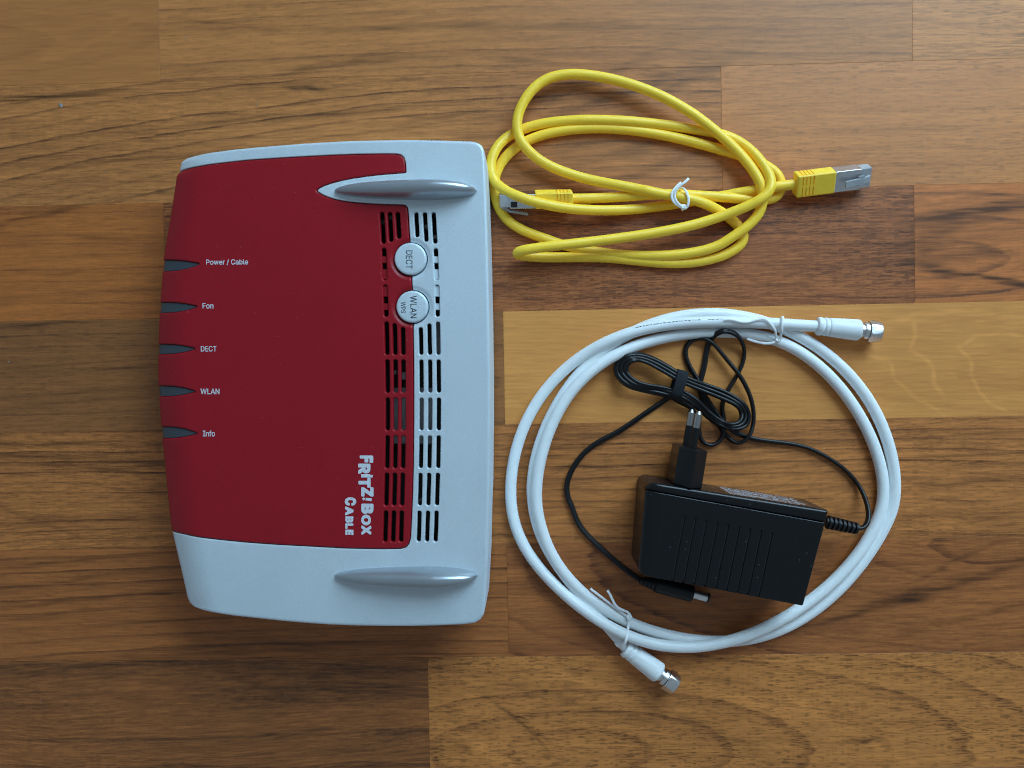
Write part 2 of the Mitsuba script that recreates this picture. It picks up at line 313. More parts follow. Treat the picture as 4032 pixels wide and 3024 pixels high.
for x, y, L, W, a, s in PALE:
    u, v = UV(x, y); PK.append((u, v, L, W, math.cos(math.radians(a)), math.sin(math.radians(a)), s))

def wood_fn(p, n, uv):
    pid = dr.floor(uv.x / 4 + 0.5); u = uv.x - 4 * pid; v = uv.y
    idx = mi.UInt32(pid)
    g = lambda k: dr.gather(mi.Float, TAB[k], idx)
    sd = g('seed')
    w = (noise(u * 5, v * 20, sd) - 0.5) * 0.012 * g('warp') + (noise(u * 15, v * 50, sd + 5) - 0.5) * 0.0025 * g('warp')
    dv = v - g('v0') + w; dd = g('d0') + g('k') * (u - g('u0'))
    R = dr.sqrt(dv * dv + dd * dd)
    ph = R * g('freq') + (noise(u * 40, v * 300, sd) - 0.5) * 0.16 + (noise(u * 80, v * 1500, sd) - 0.5) * 0.08
    fl = dr.floor(ph); t = ph - fl
    amp = 0.35 + 0.9 * mikit.cell_rand(fl, sd)
    late = (0.30 * smoothstep(0.10, 0.94, t) + 0.85 * smoothstep(0.72, 0.94, t)) * (1 - smoothstep(0.95, 1.0, t)) * amp
    fib = fbm(u * 55, (v + w) * 1100, sd, 3) - 0.5
    fib2 = noise(u * 10, (v + w) * 230, sd + 2) - 0.5
    bl = fbm(u * 7, v * 24, sd + 9, 2) - 0.5
    st = smoothstep(0.60, 0.86, noise(u * 8, (v + w) * 250, sd + 3)) * noise(u * 30, v * 60, sd + 1)
    fib3 = noise(u * 120, (v + w) * 1800, sd + 12) - 0.5
    fac = g('bias') + 0.82 * g('ring') * late * (0.55 + 0.9 * noise(u * 25, v * 500, sd + 6)) + 0.80 * fib + 0.32 * fib2 + 0.50 * fib3 + g('blotch') * bl * 0.9 + g('streak') * st
    # short open pores, denser in the late wood
    pn = dr.maximum(noise(u * 230 / g('pl'), (v + w) * 1700, sd + 7), noise(u * 330 / g('pl') + 7, (v + w) * 2300, sd + 17) - 0.04)
    pm = 0.35 + 0.65 * noise(u * 14, v * 70, sd + 4) + 0.3 * late
    pore = smoothstep(0.54, 0.76, pn) * pm * g('pore')
    col_l = mi.Color3f(g('light0'), g('light1'), g('light2')); col_d = mi.Color3f(g('dark0'), g('dark1'), g('dark2'))
    wob = (noise(u * 55, v * 420, 3.0) - 0.5); wob2 = (noise(u * 130, v * 130, 4.0) - 0.5) * 1.6
    dk = mi.Float(0); pale = mi.Float(0)
    for src, which in ((MK, 0), (PK, 1)):
        acc = mi.Float(1)
        for (uu, vv, L, W, c, s, k) in src:
            a, b = u - uu, v - vv
            x_ = (a * c + b * s) / L; y_ = (b * c - a * s) / W + (wob * 1.6 if which == 0 else wob2)
            q = x_ * x_ + y_ * y_
            acc = acc * (1 - k * dr.exp(-1.1 * q))
        if which == 0: dk = 1 - acc
        else: pale = 1 - acc
    dk = dk * (0.45 + 1.15 * noise(u * 60, v * 1100, 8.0))
    fac = dr.clip(fac - pale * 0.8, -0.25, 1.15)
    col = col_l * (1 - fac) + col_d * fac
    col = col * (1 - 0.58 * dr.clip(pore, 0, 1)) * (1 - 0.78 * dr.clip(dk, 0, 1)) * (1 + 0.35 * pale)
    # fine scratches and wear
    sc = smoothstep(0.95, 0.985, noise(u * 420, v * 420, 21.0)) * smoothstep(0.72, 0.85, noise(u * 40, v * 40, 22.0))
    col = col * (1 - 0.25 * sc) + 0.06 * sc
    return dr.maximum(col, 0.006)
def wood_rough(p, n, uv):
    return 0.40 + 0.14 * (fbm(p.x * 30, p.y * 300, 2.0, 2) - 0.5)
bsdf('oiled_wood', base_color=mikit.proc(wood_fn), roughness=0.44, specular=0.38)
bsdf('glue_line', base_color=(0.05, 0.026, 0.014), roughness=0.8)

GAP = 0.000035
for i, (a, b, v0, v1, l) in enumerate(PL):
    ch = 0.00009; top = -0.000012 * (i % 3)
    a_, b_, c_, d_ = a + GAP, b - GAP, v0 + GAP, v1 - GAP
    loops = [(0, top), (-ch, top - ch), (-ch, -0.02)]
    V = []
    for k, (o, z) in enumerate([(ch, top), (0, top - ch), (0, -0.02)]):
        for uu, vv in ((a_ + o, c_ + o), (b_ - o, c_ + o), (b_ - o, d_ - o), (a_ + o, d_ - o)):
            x, y = to_xy(uu, vv); V.append((x, y, z, uu, vv))
    V = np.array(V); F = [[0, 1, 2], [0, 2, 3]]
    for k in (0, 1):
        for j in range(4):
            p0, p1 = k * 4 + j, k * 4 + (j + 1) % 4
            F += [[p0, p0 + 4, p1 + 4], [p0, p1 + 4, p1]]
    mesh = (V[:, :3], np.array(F))
    key = numbered('tabletop__plank')
    scene[key] = mikit.ply(mesh, 'oiled_wood', smooth=False, uv=np.column_stack([V[:, 3] + 4.0 * i, V[:, 4]]))
bed = trimesh.creation.box([1.2, 0.86, 0.006]); bed.apply_translation([0, 0.01, -0.0235])
bedM = np.eye(4); bedM[:2, :2] = [[CR, -SR], [SR, CR]]; bed.apply_transform(bedM)
gl = trimesh.creation.box([1.199, 0.839, 0.0002]); gl.apply_translation([0, 0.01, -0.0011]); gl.apply_transform(bedM)
obj('base', bed, 'glue_line', 'tabletop', smooth=False)
tag('tabletop', 'brown hardwood top of narrow planks with dark grain', kind='structure')

# ------------------------------------------------------------------ router
RK = 'router'
OUT = [(387,371),(390,350),(400,341),(430,335),(470,329),(500,325),(550,320),(600,316),(650,312),(700,309),(760,306),(820,305),(880,304),(950,305.5),(1000,307),(1020,308),(1032,311),(1040,317),(1044,328),
       (1046,348),(1050,450),(1053,560),(1056,708),(1057.5,800),(1057.5,925),(1056,1050),(1053.5,1120),(1052,1203),(1046,1310),(1043,1326),(1036,1337),(1024,1344),(1000,1347),(954,1349),(890,1351),(833,1351),(770,1350),(711,1348),(660,1344.5),(607,1340),(550,1334),(503,1329),(460,1322.5),(433,1317.6),(415,1312),(405.6,1305),(402,1295),
       (390,1230),(380,1180),(374,1149),(370,1130),(364,1060),(358,990),(353.5,945),(348,880),(345,826),(344.5,780),(345.5,739),(347.5,681),(351,628),(356.5,555),(364,505),(371,459),(377,415),(381,380)]
def zo(px): 
    t = np.clip((px - 350) / 110, 0, 1); return 0.0283 + 0.0070 * t * t * (3 - 2 * t) + 0.0045 * (px - 450) / 600 * (px > 450)
outw = np.array([D(x, y, zo(x))[:2] for x, y in OUT])
OUTP = shapely.geometry.polygon.orient(Polygon(outw).buffer(-0.0003, quad_segs=6).buffer(0.0009, quad_segs=6))
OUTL = OUTP.exterior
_left = np.array([p for (x, y), p in zip(OUT, outw) if x < 410])
_left = _left[np.argsort(_left[:, 1])]
XR = D(1055, 830, 0.042)[0]; XL = D(350, 830, 0.03)[0]
BTN = []
def hbase(x, y):
    xf = np.interp(y, _left[:, 1], _left[:, 0])
    t = np.clip(1 - (x - xf) / 0.0185, 0, 1)
    return 0.0355 + 0.0065 * (x - XL) / (XR - XL) - 0.0055 * t ** 2 - 0.0012 * ((y - 0.003) / 0.12) ** 2
def h(x, y, fil=0.0015):
    z = hbase(x, y)
    d = np.minimum(shapely.distance(shapely.points(x, y), OUTL), fil)
    z = z - (fil - np.sqrt(np.maximum(fil ** 2 - (fil - d) ** 2, 0)))
    for bx, by, br in BTN:
        q = np.hypot(x - bx, y - by) / br
        s = np.clip((1.34 - q) / 0.24, 0, 1)
        z = z - 0.0007 * s * s * (3 - 2 * s)
    return z
def Ph(x, y, dz=0.0):
    """point of the router's top measured at (x, y) of the 2212-wide photo"""
    z = 0.036
    for _ in range(6):
        q = D(x, y, z); z = float(hbase(np.array([q[0]]), np.array([q[1]]))[0]) + dz
    return D(x, y, z)
def poly8(pts): return Polygon([Ph(x, y)[:2] for x, y in pts])

B1, B2 = Ph(886.4, 558.9, 0.001), Ph(890.3, 662.4, 0.001)
RB1 = np.linalg.norm(Ph(886.4 + 34.4, 558.9)[:2] - Ph(886.4, 558.9)[:2]); RB2 = np.linalg.norm(Ph(890.3 + 34.2, 662.4)[:2] - Ph(890.3, 662.4)[:2])
BTN = [(B1[0], B1[1], RB1), (B2[0], B2[1], RB2)]

REDL = [(330,1135),(330,380)]
RED_UP = [(378,373.5),(400,366.5),(430,360),(468,354),(537.6,346.3),(630,340.3),(713,335.9),(764,334),(830,333),(856.7,333.3),(866,335.5),(872,341.5),(875,353.6),(875.8,372),(856.7,373.6),(820,376.5),(790.6,380),(760,384.5),(737.7,389),(715,395),(698,401),(688,406.5),(683.5,411),(687,416),(698,422.4),(711,427.5),(724.5,431.7),(744,435.2),(764,437.8),(800,440.5),(830,442),(866,442.8),(874,443.6),(879,448),(880.6,456),(884.5,523),(887,575),(888,595.7),(889.8,627.4),(891.5,698.7),(892.6,802),(892.9,860),(892.7,905),(892,1004),(889.8,1080),(887,1140),(885.5,1163),(882,1175),(876,1182),(866,1184.6),(827.6,1185.3),(750,1184),(676.4,1180),(600,1176),(537.6,1171.5),(480,1166),(433.4,1160.5),(400,1153.5),(373,1147)]
REDP = poly8(RED_UP + REDL).buffer(0)
REDP = REDP.buffer(-0.0004, quad_segs=5).buffer(0.0004, quad_segs=5)

# ventilation slots: rows with the y range of each of the six columns
COLX = {'y': [458, 525, 570, 650, 730, 812, 895, 976, 1057, 1137, 1172],
        0: [824.6, 828.5, 830.2, 833, 835.5, 837, 837.2, 836.5, 834.7, 832.5, 831.2],
        1: [841.5, 845, 846.8, 850, 853, 854.4, 854.5, 853.8, 852, 849.4, 848.2],
        2: [858.5, 862.5, 864.4, 867.6, 870.6, 871.2, 871.2, 870.8, 868.8, 866.6, 865.4],
        3: [898.5, 902, 903.8, 906.6, 909, 910.3, 910.5, 909.3, 907.3, 905, 903.8],
        4: [917, 921, 922.8, 925.6, 927.8, 929, 929, 927.8, 925.8, 923, 921.6],
        5: [936, 940, 942.7, 944.8, 946.2, 947.6, 947.6, 947, 944.6, 941.6, 940.3]}
ROWY = [{0: (458, 526), 1: (458, 522), 2: (458, 515), 3: (458, 512), 4: (458, 522), 5: (458, 526)},
        {0: (536, 605), 5: (536, 605)}, {0: (615.5, 684), 5: (615.5, 684)},
        {0: (695, 766.5), 1: (699, 766.5), 2: (707, 766.5), 3: (707, 766.5), 4: (699, 766.5), 5: (695, 766.5)}] + \
       [{c: yr for c in range(6)} for yr in ((777, 848.5), (859.4, 930), (941, 1012), (1022, 1092.7), (1103.6, 1171))]
SLOTS, HW = [], 4.55
def slot_poly(c, ya, yb, hw=HW):
    f = lambda y: np.interp(y, COLX['y'], COLX[c])
    a = Ph(f(ya + hw), ya + hw)[:2]; b = Ph(f(yb - hw), yb - hw)[:2]
    w = np.linalg.norm(Ph(500 + hw, 800)[:2] - Ph(500, 800)[:2])
    return LineString([a, b]).buffer(w, quad_segs=5)
for row in ROWY:
    for c, (ya, yb) in row.items(): SLOTS.append((c, slot_poly(c, ya, yb)))

# LED windows at the front edge
LEDS = []
for (tx, ty, lx, ya, yb) in ((380, 80, 105, 47, 143), (362, 428, 85, 392, 483), (345, 773, 75, 735, 821), (348, 1122, 72, 1075, 1166), (363, 1465, 85, 1409, 1508)):
    q = lambda x, y: ((600 + x / 2.073) / K8, (1000 + y / 2.073) / K8)
    top = [(lx - 60, ya), (lx, ya), (lx + 0.35 * (tx - lx), ya + 3), (lx + 0.65 * (tx - lx), ya + 0.33 * (ty - ya)), (lx + 0.88 * (tx - lx), ya + 0.68 * (ty - ya)), (tx, ty - 5)]
    bot = [(tx, ty + 5), (lx + 0.88 * (tx - lx), yb - 0.68 * (yb - ty)), (lx + 0.65 * (tx - lx), yb - 0.36 * (yb - ty)), (lx + 0.35 * (tx - lx), yb - 0.10 * (yb - ty)), (lx, yb), (lx - 60, yb)]
    LEDS.append(Polygon([Ph(*q(x, y))[:2] for x, y in top + bot]).buffer(0))

btn_holes = [Point(x, y).buffer(r + 0.0005, quad_segs=16) for x, y, r in BTN]
slots_red = unary_union([s for c, s in SLOTS if c < 3]); slots_sil = unary_union([s for c, s in SLOTS if c >= 3])
red = OUTP.buffer(-0.0002).intersection(REDP).difference(unary_union(btn_holes + LEDS)).difference(slots_red)
sil = OUTP.difference(REDP.buffer(0.00038, quad_segs=4)).difference(unary_union(btn_holes)).difference(slots_sil)
big = lambda g: max(getattr(g, 'geoms', [g]), key=lambda q: q.area)
red, sil = big(red), big(sil)
EXTRA = [sample_ring(r, 0.0012) for d in (0.0004, 0.0009, 0.0015, 0.0022, 0.0028) for r in rings_of(OUTP.buffer(-d))]
for x, y, r in BTN:
    for q in (1.06, 1.12, 1.18, 1.25, 1.32, 1.38):
        a = np.arange(0, 2 * math.pi, 0.0007 / (r * q)); EXTRA.append(np.stack([x + r * q * np.cos(a), y + r * q * np.sin(a)], 1))
def skirt(x, y):
    edge = shapely.distance(shapely.points(x, y), OUTL) < 0.0006
    return np.where(edge, 0.0035, h(x, y) - 0.0026)
obj('housing', slab(sil, h, 0.00045, 0.0018, 0.0006, skirt, EXTRA), 'silver_paint', RK, smooth=50, label='silver plastic housing')
obj('cover', slab(red, lambda x, y: h(x, y) + 0.00015, 0.0007, 0.0018, 0.0006, skirt, EXTRA), 'red_paint', RK, smooth=50, label='dark red plastic cover')
for i, L in enumerate(LEDS):
    g = big(L.buffer(-0.00015).intersection(OUTP.buffer(-0.0003)))
    obj('indicator_window', slab(g, lambda x, y: h(x, y) - 0.00085, 0.0003, 0.0012, 0.0005, lambda x, y: h(x, y) - 0.006), 'lens_plastic', RK, smooth=50)
# floor of the case, board and parts seen through the slots
flo = OUTP.buffer(-0.0012)
obj('base', slab(flo, lambda x, y: 0 * x + 0.0032, 0.0004, 0.01, 0.002, lambda x, y: 0 * x + 0.0006), 'inner_black', RK)
def inner_box(x0, y0, x1, y1, za, zb, mat, name, parent=None):
    a, b = D(x0, y0, zb), D(x1, y1, zb)
    m = trimesh.creation.box([abs(b[0] - a[0]), abs(b[1] - a[1]), zb - za]); m.apply_translation([(a[0] + b[0]) / 2, (a[1] + b[1]) / 2, (za + zb) / 2])
    return obj(name, m, mat, parent or RK, smooth=False)
brd = inner_box(470, 400, 1010, 1280, 0.0120, 0.0136, 'board_dark', 'circuit_board')
inner_box(848, 838, 934, 958, 0.0136, 0.0215, 'shield_metal', 'shield_can', brd)
inner_box(938, 690, 956, 776, 0.0136, 0.0200, 'shield_metal', 'connector_block', brd)
for (x, y, r) in ((872, 812, 9), (921, 806, 4), (851, 805, 5), (827, 480, 6), (921, 490, 5), (909, 1080, 3), (942, 512, 5), (845, 470, 5)):
    q = D(x, y, 0.021); m = trimesh.creation.cylinder(r * 0.00022, 0.008, sections=16); m.apply_translation([q[0], q[1], 0.0178]); obj('capacitor', m, 'shield_metal', brd, smooth=30)
# ribs that bridge the slots beside the buttons
for c, mat in ((0, 'red_paint'), (5, 'silver_paint')):
    for ya, yb in ((553, 567), (581, 603), (617, 640), (655, 669)):
        g = slot_poly(c, ya - 3, yb + 3, HW + 1.2).intersection(Polygon([Ph(COLX[c][2] - 12, ya)[:2], Ph(COLX[c][2] + 16, ya)[:2], Ph(COLX[c][2] + 16, yb)[:2], Ph(COLX[c][2] - 12, yb)[:2]]))
        obj('slot_rib', slab(big(g), lambda x, y: hbase(x, y) - 0.0011, 0.00015, 0.001, 0.0005, lambda x, y: hbase(x, y) - 0.004), mat, RK)

# fins
def fin(cx, cy, x0, x1, w, hgt, lean, ptip):
    a, b = Ph(x0, cy), Ph(x1, cy); n, m = 60, 25
    s = np.linspace(0, 1, n); ang = np.linspace(0, math.pi, m)
    L = np.linalg.norm(b - a)
    tt = 2 * s - 1
    wid = w * np.clip(1 - np.abs(tt) ** 3.2, 0, 1) ** 0.50 * (0.74 + 0.26 * np.clip(s * 1.6, 0, 1))
    hh = hgt * np.clip(1 - np.abs(tt) ** 3.4, 0, 1) ** 0.50 * (0.52 + 0.48 * np.clip(s / 0.70, 0, 1) ** 0.9)
    V = []
    for i in range(n):
        c = a + (b - a) * s[i]
        side = np.cos(ang); rise = np.sin(ang) ** 0.75
        x = np.full(m, c[0]); y = c[1] + wid[i] * np.sign(side) * np.abs(side) ** 0.85 + lean * hh[i] * rise
        z = hbase(x, np.full(m, c[1])) - 0.0008 + (hh[i] + 0.0008) * rise
        V.append(np.stack([x, y, z], 1))
    V = np.vstack(V); i, j = np.meshgrid(np.arange(n - 1), np.arange(m - 1), indexing='ij')
    q = np.stack([i * m + j, (i + 1) * m + j, (i + 1) * m + j + 1, i * m + j + 1], -1).reshape(-1, 4)
    return trimesh.Trimesh(V, np.vstack([q[:, [0, 1, 2]], q[:, [0, 2, 3]]]), process=False)
yb = lambda y: y / K8
f1 = fin(0, 752 / K8, 722, 1031, 0.0048, 0.0112, 0.05, 1); obj('fin', f1, 'fin_paint', RK, smooth=True, label='raised silver fin set against the red cover')
f2 = fin(0, 2266 / K8, 722, 1033, 0.0048, 0.0112, -0.05, 1); obj('fin', f2, 'fin_paint', RK, smooth=True, label='raised silver fin on the plain silver end')

# lettering
def glyphs(text, height, grow=0.0, bold=False):
    m = meshkit.text_mesh(text, height, 0.001, bold)
    f = m.faces[(m.face_normals[:, 2] < -0.9)]
    g = unary_union([Polygon(m.vertices[t][:, :2]).buffer(1e-6) for t in f])
    return g.buffer(grow) if grow else g
def drape(g, height=0.00006, hf=h):
    out = []
    for p in getattr(g, 'geoms', [g]):
        if p.is_empty or p.area < 1e-9: continue
        m = trimesh.creation.extrude_polygon(p.simplify(0.00001), height, engine='earcut')
        v = np.array(m.vertices); v[:, 2] += hf(v[:, 0], v[:, 1]) + 0.00016; out.append(trimesh.Trimesh(v, m.faces, process=False))
    return cat(out)
from shapely import affinity
def fit(g, x0, x1, y0, y1):
    """scale glyph outlines into the box"""
    a, b, c, d = g.bounds
    return affinity.translate(affinity.scale(affinity.translate(g, -a, -b), (x1 - x0) / (c - a), (y1 - y0) / (d - b), origin=(0, 0)), x0, y0)
for txt, x0, x1, yt, ybot in (('Power / Cable', 446, 536.5, 559.5, 573.5), ('Fon', 438, 461.5, 654.5, 667), ('DECT', 434.5, 468.5, 747.3, 759.5), ('WLAN', 434, 474.5, 839.5, 851.5), ('Info', 439, 465, 930, 942.8)):
    a, b = Ph(x0, ybot), Ph(x1, yt)
    obj('lettering', drape(fit(glyphs(txt, 0.0025, 0.00005), a[0], b[0], a[1], b[1]), hf=lambda x, y: h(x, y) + 0.00015), 'print_white', RK, smooth=False)
def down(g, box):
    """turn clockwise (reads downwards) and fit into the photo box x0, x1, y0, y1"""
    g = affinity.rotate(g, -90, origin=(0, 0)); a, b = Ph(box[0], box[3]), Ph(box[1], box[2])
    return fit(g, a[0], b[0], a[1], b[1])
z3 = lambda x, y: ((1320 + x / 4.15) / K8, (1760 + y / 4.1475) / K8)
logo = []
for ch, x0, x1, y0, y1, rot in (('F', 403, 622, 138, 258, 0), ('R', 375, 578, 272, 436, 0), ('T', 380, 580, 500, 662, 0), ('Z', 425, 628, 655, 808, 0),
                           ('B', 428, 628, 925, 1090, 0), ('O', 428, 585, 1105, 1275, 0), ('X', 428, 590, 1282, 1430, 0),
                           ('C', 160, 345, 820, 955, -8), ('A', 162, 300, 970, 1115, 0), ('B', 168, 297, 1130, 1235, 0), ('L', 166, 297, 1245, 1338, 0), ('E', 166, 300, 1350, 1436, 0)):
    gl_ = glyphs(ch, 0.006, 0.00052, True)
    (xa, ya), (xb, yb_) = z3(x0, y0), z3(x1, y1)
    logo.append((ch, down(gl_, (xa, xb, ya, yb_))))
zp = lambda pts: Polygon([Ph(*z3(x, y))[:2] for x, y in pts])
logo.append(('I', unary_union([zp([(423, 440), (570, 440), (575, 455), (615, 455), (615, 497), (423, 497)])])))
logo.append(('!', unary_union([zp([(500, 828), (600, 836), (596, 884), (498, 872)]), zp([(466, 820), (494, 848), (468, 872), (438, 846)])])))
word1 = [g for c, g in logo[:7]] + [g for c, g in logo[-2:]]; word2 = [g for c, g in logo[7:12]]
hr = lambda x, y: h(x, y) + 0.00015
obj('logo', cat([drape(g, hf=hr) for g in word1]), 'print_white', RK, smooth=False, label='large silver logo lettering reading downwards')
obj('logo', cat([drape(g, hf=hr) for g in word2]), 'print_white', RK, smooth=False, label='small silver word beside the logo')

# push buttons
for (bx, by, br), words in zip(BTN, ([('DECT', 2.074, (825, 880, 1008, 1160))], [('WLAN', 2.074, (862, 914, 1378, 1562)), ('WPS', 2.074, (784, 824, 1428, 1520))])):
    z0 = float(hbase(np.array([bx]), np.array([by]))[0])
    prof = [(0.0, 0.00125)] + [(br * q, 0.00125 - 0.00022 * q ** 2) for q in (0.3, 0.6, 0.85)] + [(br - 0.0011 * (1 - math.sin(a)) , 0.00103 - 0.0008 * (1 - math.cos(a))) for a in np.linspace(0.2, math.pi / 2, 5)] + [(br, -0.004)]
    M = frame([bx, by, z0], [0, 0, 1], up=(0, 1, 0))
    k = obj('button', moved(lathe(prof, 56), M), 'silver_paint', RK, smooth=50, label='round silver push button')
    for w, sc_, (x0, x1, y0, y1) in words:
        q = lambda x, y: ((1200 + x / 2.074) / K8, (500 + y / 2.074) / K8)
        g = affinity.rotate(glyphs(w, 0.003, 0.00006), -90, origin=(0, 0))
        a, b = D(*q(x0, y1), z0 + 0.0012), D(*q(x1, y0), z0 + 0.0012)
        g = fit(g, a[0], b[0], a[1], b[1])
        obj('lettering', drape(g, 0.00005, lambda x, y: z0 + 0.00125 - 0.00022 * (np.hypot(x - bx, y - by) / br) ** 2 - 0.00010), 'print_dark', k, smooth=False)
    if len(words) == 2:
        c = D((1200 + 935 / 2.074) / K8, (500 + 1466 / 2.074) / K8, z0 + 0.0012)
        s = trimesh.creation.icosphere(3, 0.00042); s.apply_translation([c[0], c[1], z0 + 0.00112]); obj('pimple', s, 'silver_paint', k, smooth=True)
    ring = trimesh.creation.annulus(br * 0.9, br + 0.0016, 0.0006, sections=48); ring.apply_translation([bx, by, z0 - 0.0042]); obj('button_seat', ring, 'inner_black', RK, smooth=False)
tag(RK, 'red and silver router with five indicator windows and rows of ventilation slots', 'router')

# ------------------------------------------------------------------ yellow network cable
r1 = lambda x, y, z: P(2450 + x / 3.16, 450 + y / 3.16, z / 1000)
r2 = lambda x, y, z: P(1900 + x / 3.16, 450 + y / 3.16, z / 1000)
r3 = lambda x, y, z: P(2000 + x / 2.328, 850 + y / 2.328, z / 1000)
r0 = lambda x, y, z: P(1900 + x / 1.3825, 200 + y / 1.3825, z / 1000)
YK = 'network_cable'
ypts = [r2(1080, 1050, 6.2), r2(1200, 1050, 6.0), r2(1500, 1032, 5.2), r2(1900, 1018, 5.5), r1(300, 1006, 6.0), r1(600, 1000, 6.0), r1(850, 1000, 5.8), r1(1200, 1025, 5.6), r1(1500, 1050, 4.2), r1(1700, 1065, 2.8), r1(1850, 1050, 2.6),
        r1(1950, 1010, 2.6), r1(1985, 930, 2.6), r1(1965, 830, 2.6), r1(1900, 730, 2.6), r1(1780, 640, 2.6), r1(1550, 545, 2.6), r1(1300, 460, 2.6), r1(1000, 370, 2.6), r1(700, 292, 2.6), r1(300, 225, 2.6), r1(0, 195, 2.6),
        r2(1300, 188, 2.6), r2(1000, 205, 2.6), r2(700, 270, 2.6), r2(480, 365, 2.6), r2(320, 490, 2.6), r2(210, 650, 2.6), r2(150, 830, 2.6), r2(150, 1000, 2.6), r2(210, 1170, 2.6), r2(350, 1340, 2.6), r2(560, 1460, 2.6), r2(820, 1570, 2.6),
        r3(450, 260, 2.6), r3(700, 310, 2.6), r3(1000, 345, 3.2), r3(1350, 355, 4.5), r3(1700, 335, 5.5), r3(1950, 270, 6.2), r1(1300, 1560, 6.8), r1(1500, 1460, 7.6), r1(1650, 1320, 8.0), r1(1740, 1160, 8.2), r1(1750, 1000, 9.0), r1(1710, 850, 9.6), r1(1640, 710, 9.0), r1(1530, 560, 8.2),
        r1(1350, 380, 7.9), r1(1150, 220, 8.0), r1(850, -25, 9), r0(1000, 262, 9), r0(850, 197, 8), r0(700, 152, 7), r0(580, 133, 6.5), r0(450, 132, 6.5), r0(330, 170, 7), r0(245, 240, 8), r0(195, 330, 8.6), r0(185, 420, 9), r0(215, 500, 9), r0(270, 570, 8),
        r2(650, 520, 7), r2(900, 660, 6), r2(1250, 780, 6), r2(1700, 880, 8.2), r2(2000, 945, 9.6), r1(250, 945, 10.6), r1(500, 1000, 11.0), r1(750, 1035, 11.0), r1(1000, 1120, 9.5), r1(1200, 1205, 6), r1(1350, 1280, 3.6), r1(1440, 1370, 2.7), r1(1495, 1480, 2.6), r1(1500, 1570, 2.6), r1(1450, 1660, 2.6),
        r3(2050, 335, 2.6), r3(1850, 395, 2.6), r3(1600, 425, 2.6), r3(1250, 415, 2.6), r3(900, 395, 2.6), r3(600, 372, 2.6), r3(350, 370, 3.4), r3(190, 368, 5.2), r3(95, 357, 8.5), r3(90, 338, 12), r3(180, 322, 14.2), r3(420, 270, 14.0), r3(800, 225, 12), r3(1200, 165, 11), r3(1600, 110, 10.5), r1(1000, 1330, 10.0), r1(1300, 1260, 10.6), r1(1550, 1165, 12.2), r1(1730, 1060, 13.4), r1(1830, 940, 13.2), r1(1858, 840, 12.0),
        r1(1835, 740, 10.5), r1(1760, 610, 8.5), r1(1620, 470, 6.0), r1(1450, 355, 3.4), r1(1250, 270, 2.8), r1(1000, 200, 2.8), r1(700, 150, 3.2), r1(350, 112, 3.8), r1(0, 90, 4.4),
        r2(1300, 70, 4.4), r2(1000, 84, 3.6), r2(700, 132, 3.0), r2(450, 205, 2.8), r2(270, 310, 4.2), r2(150, 450, 6.2), r2(108, 590, 7.6), r2(110, 720, 8.6), r2(175, 840, 9.8), r2(320, 960, 12.2), r2(520, 1050, 13.8), r2(800, 1135, 13.0), r2(1150, 1180, 10), r2(1500, 1192, 7), r2(1900, 1180, 4.2), r1(300, 1160, 3.0), r1(600, 1140, 2.6), r1(850, 1095, 2.6), r1(1050, 1045, 2.6), r1(1250, 998, 2.8), r1(1450, 968, 4.2), r1(1700, 935, 6.2), r1(1950, 900, 7.6), r1(2080, 880, 7.8), r1(2180, 868, 7.8)]
obj('cord', tube(ypts, 0.00274, 18, 0.0009, relax=0.00045), 'yellow_rubber', YK, smooth=50)

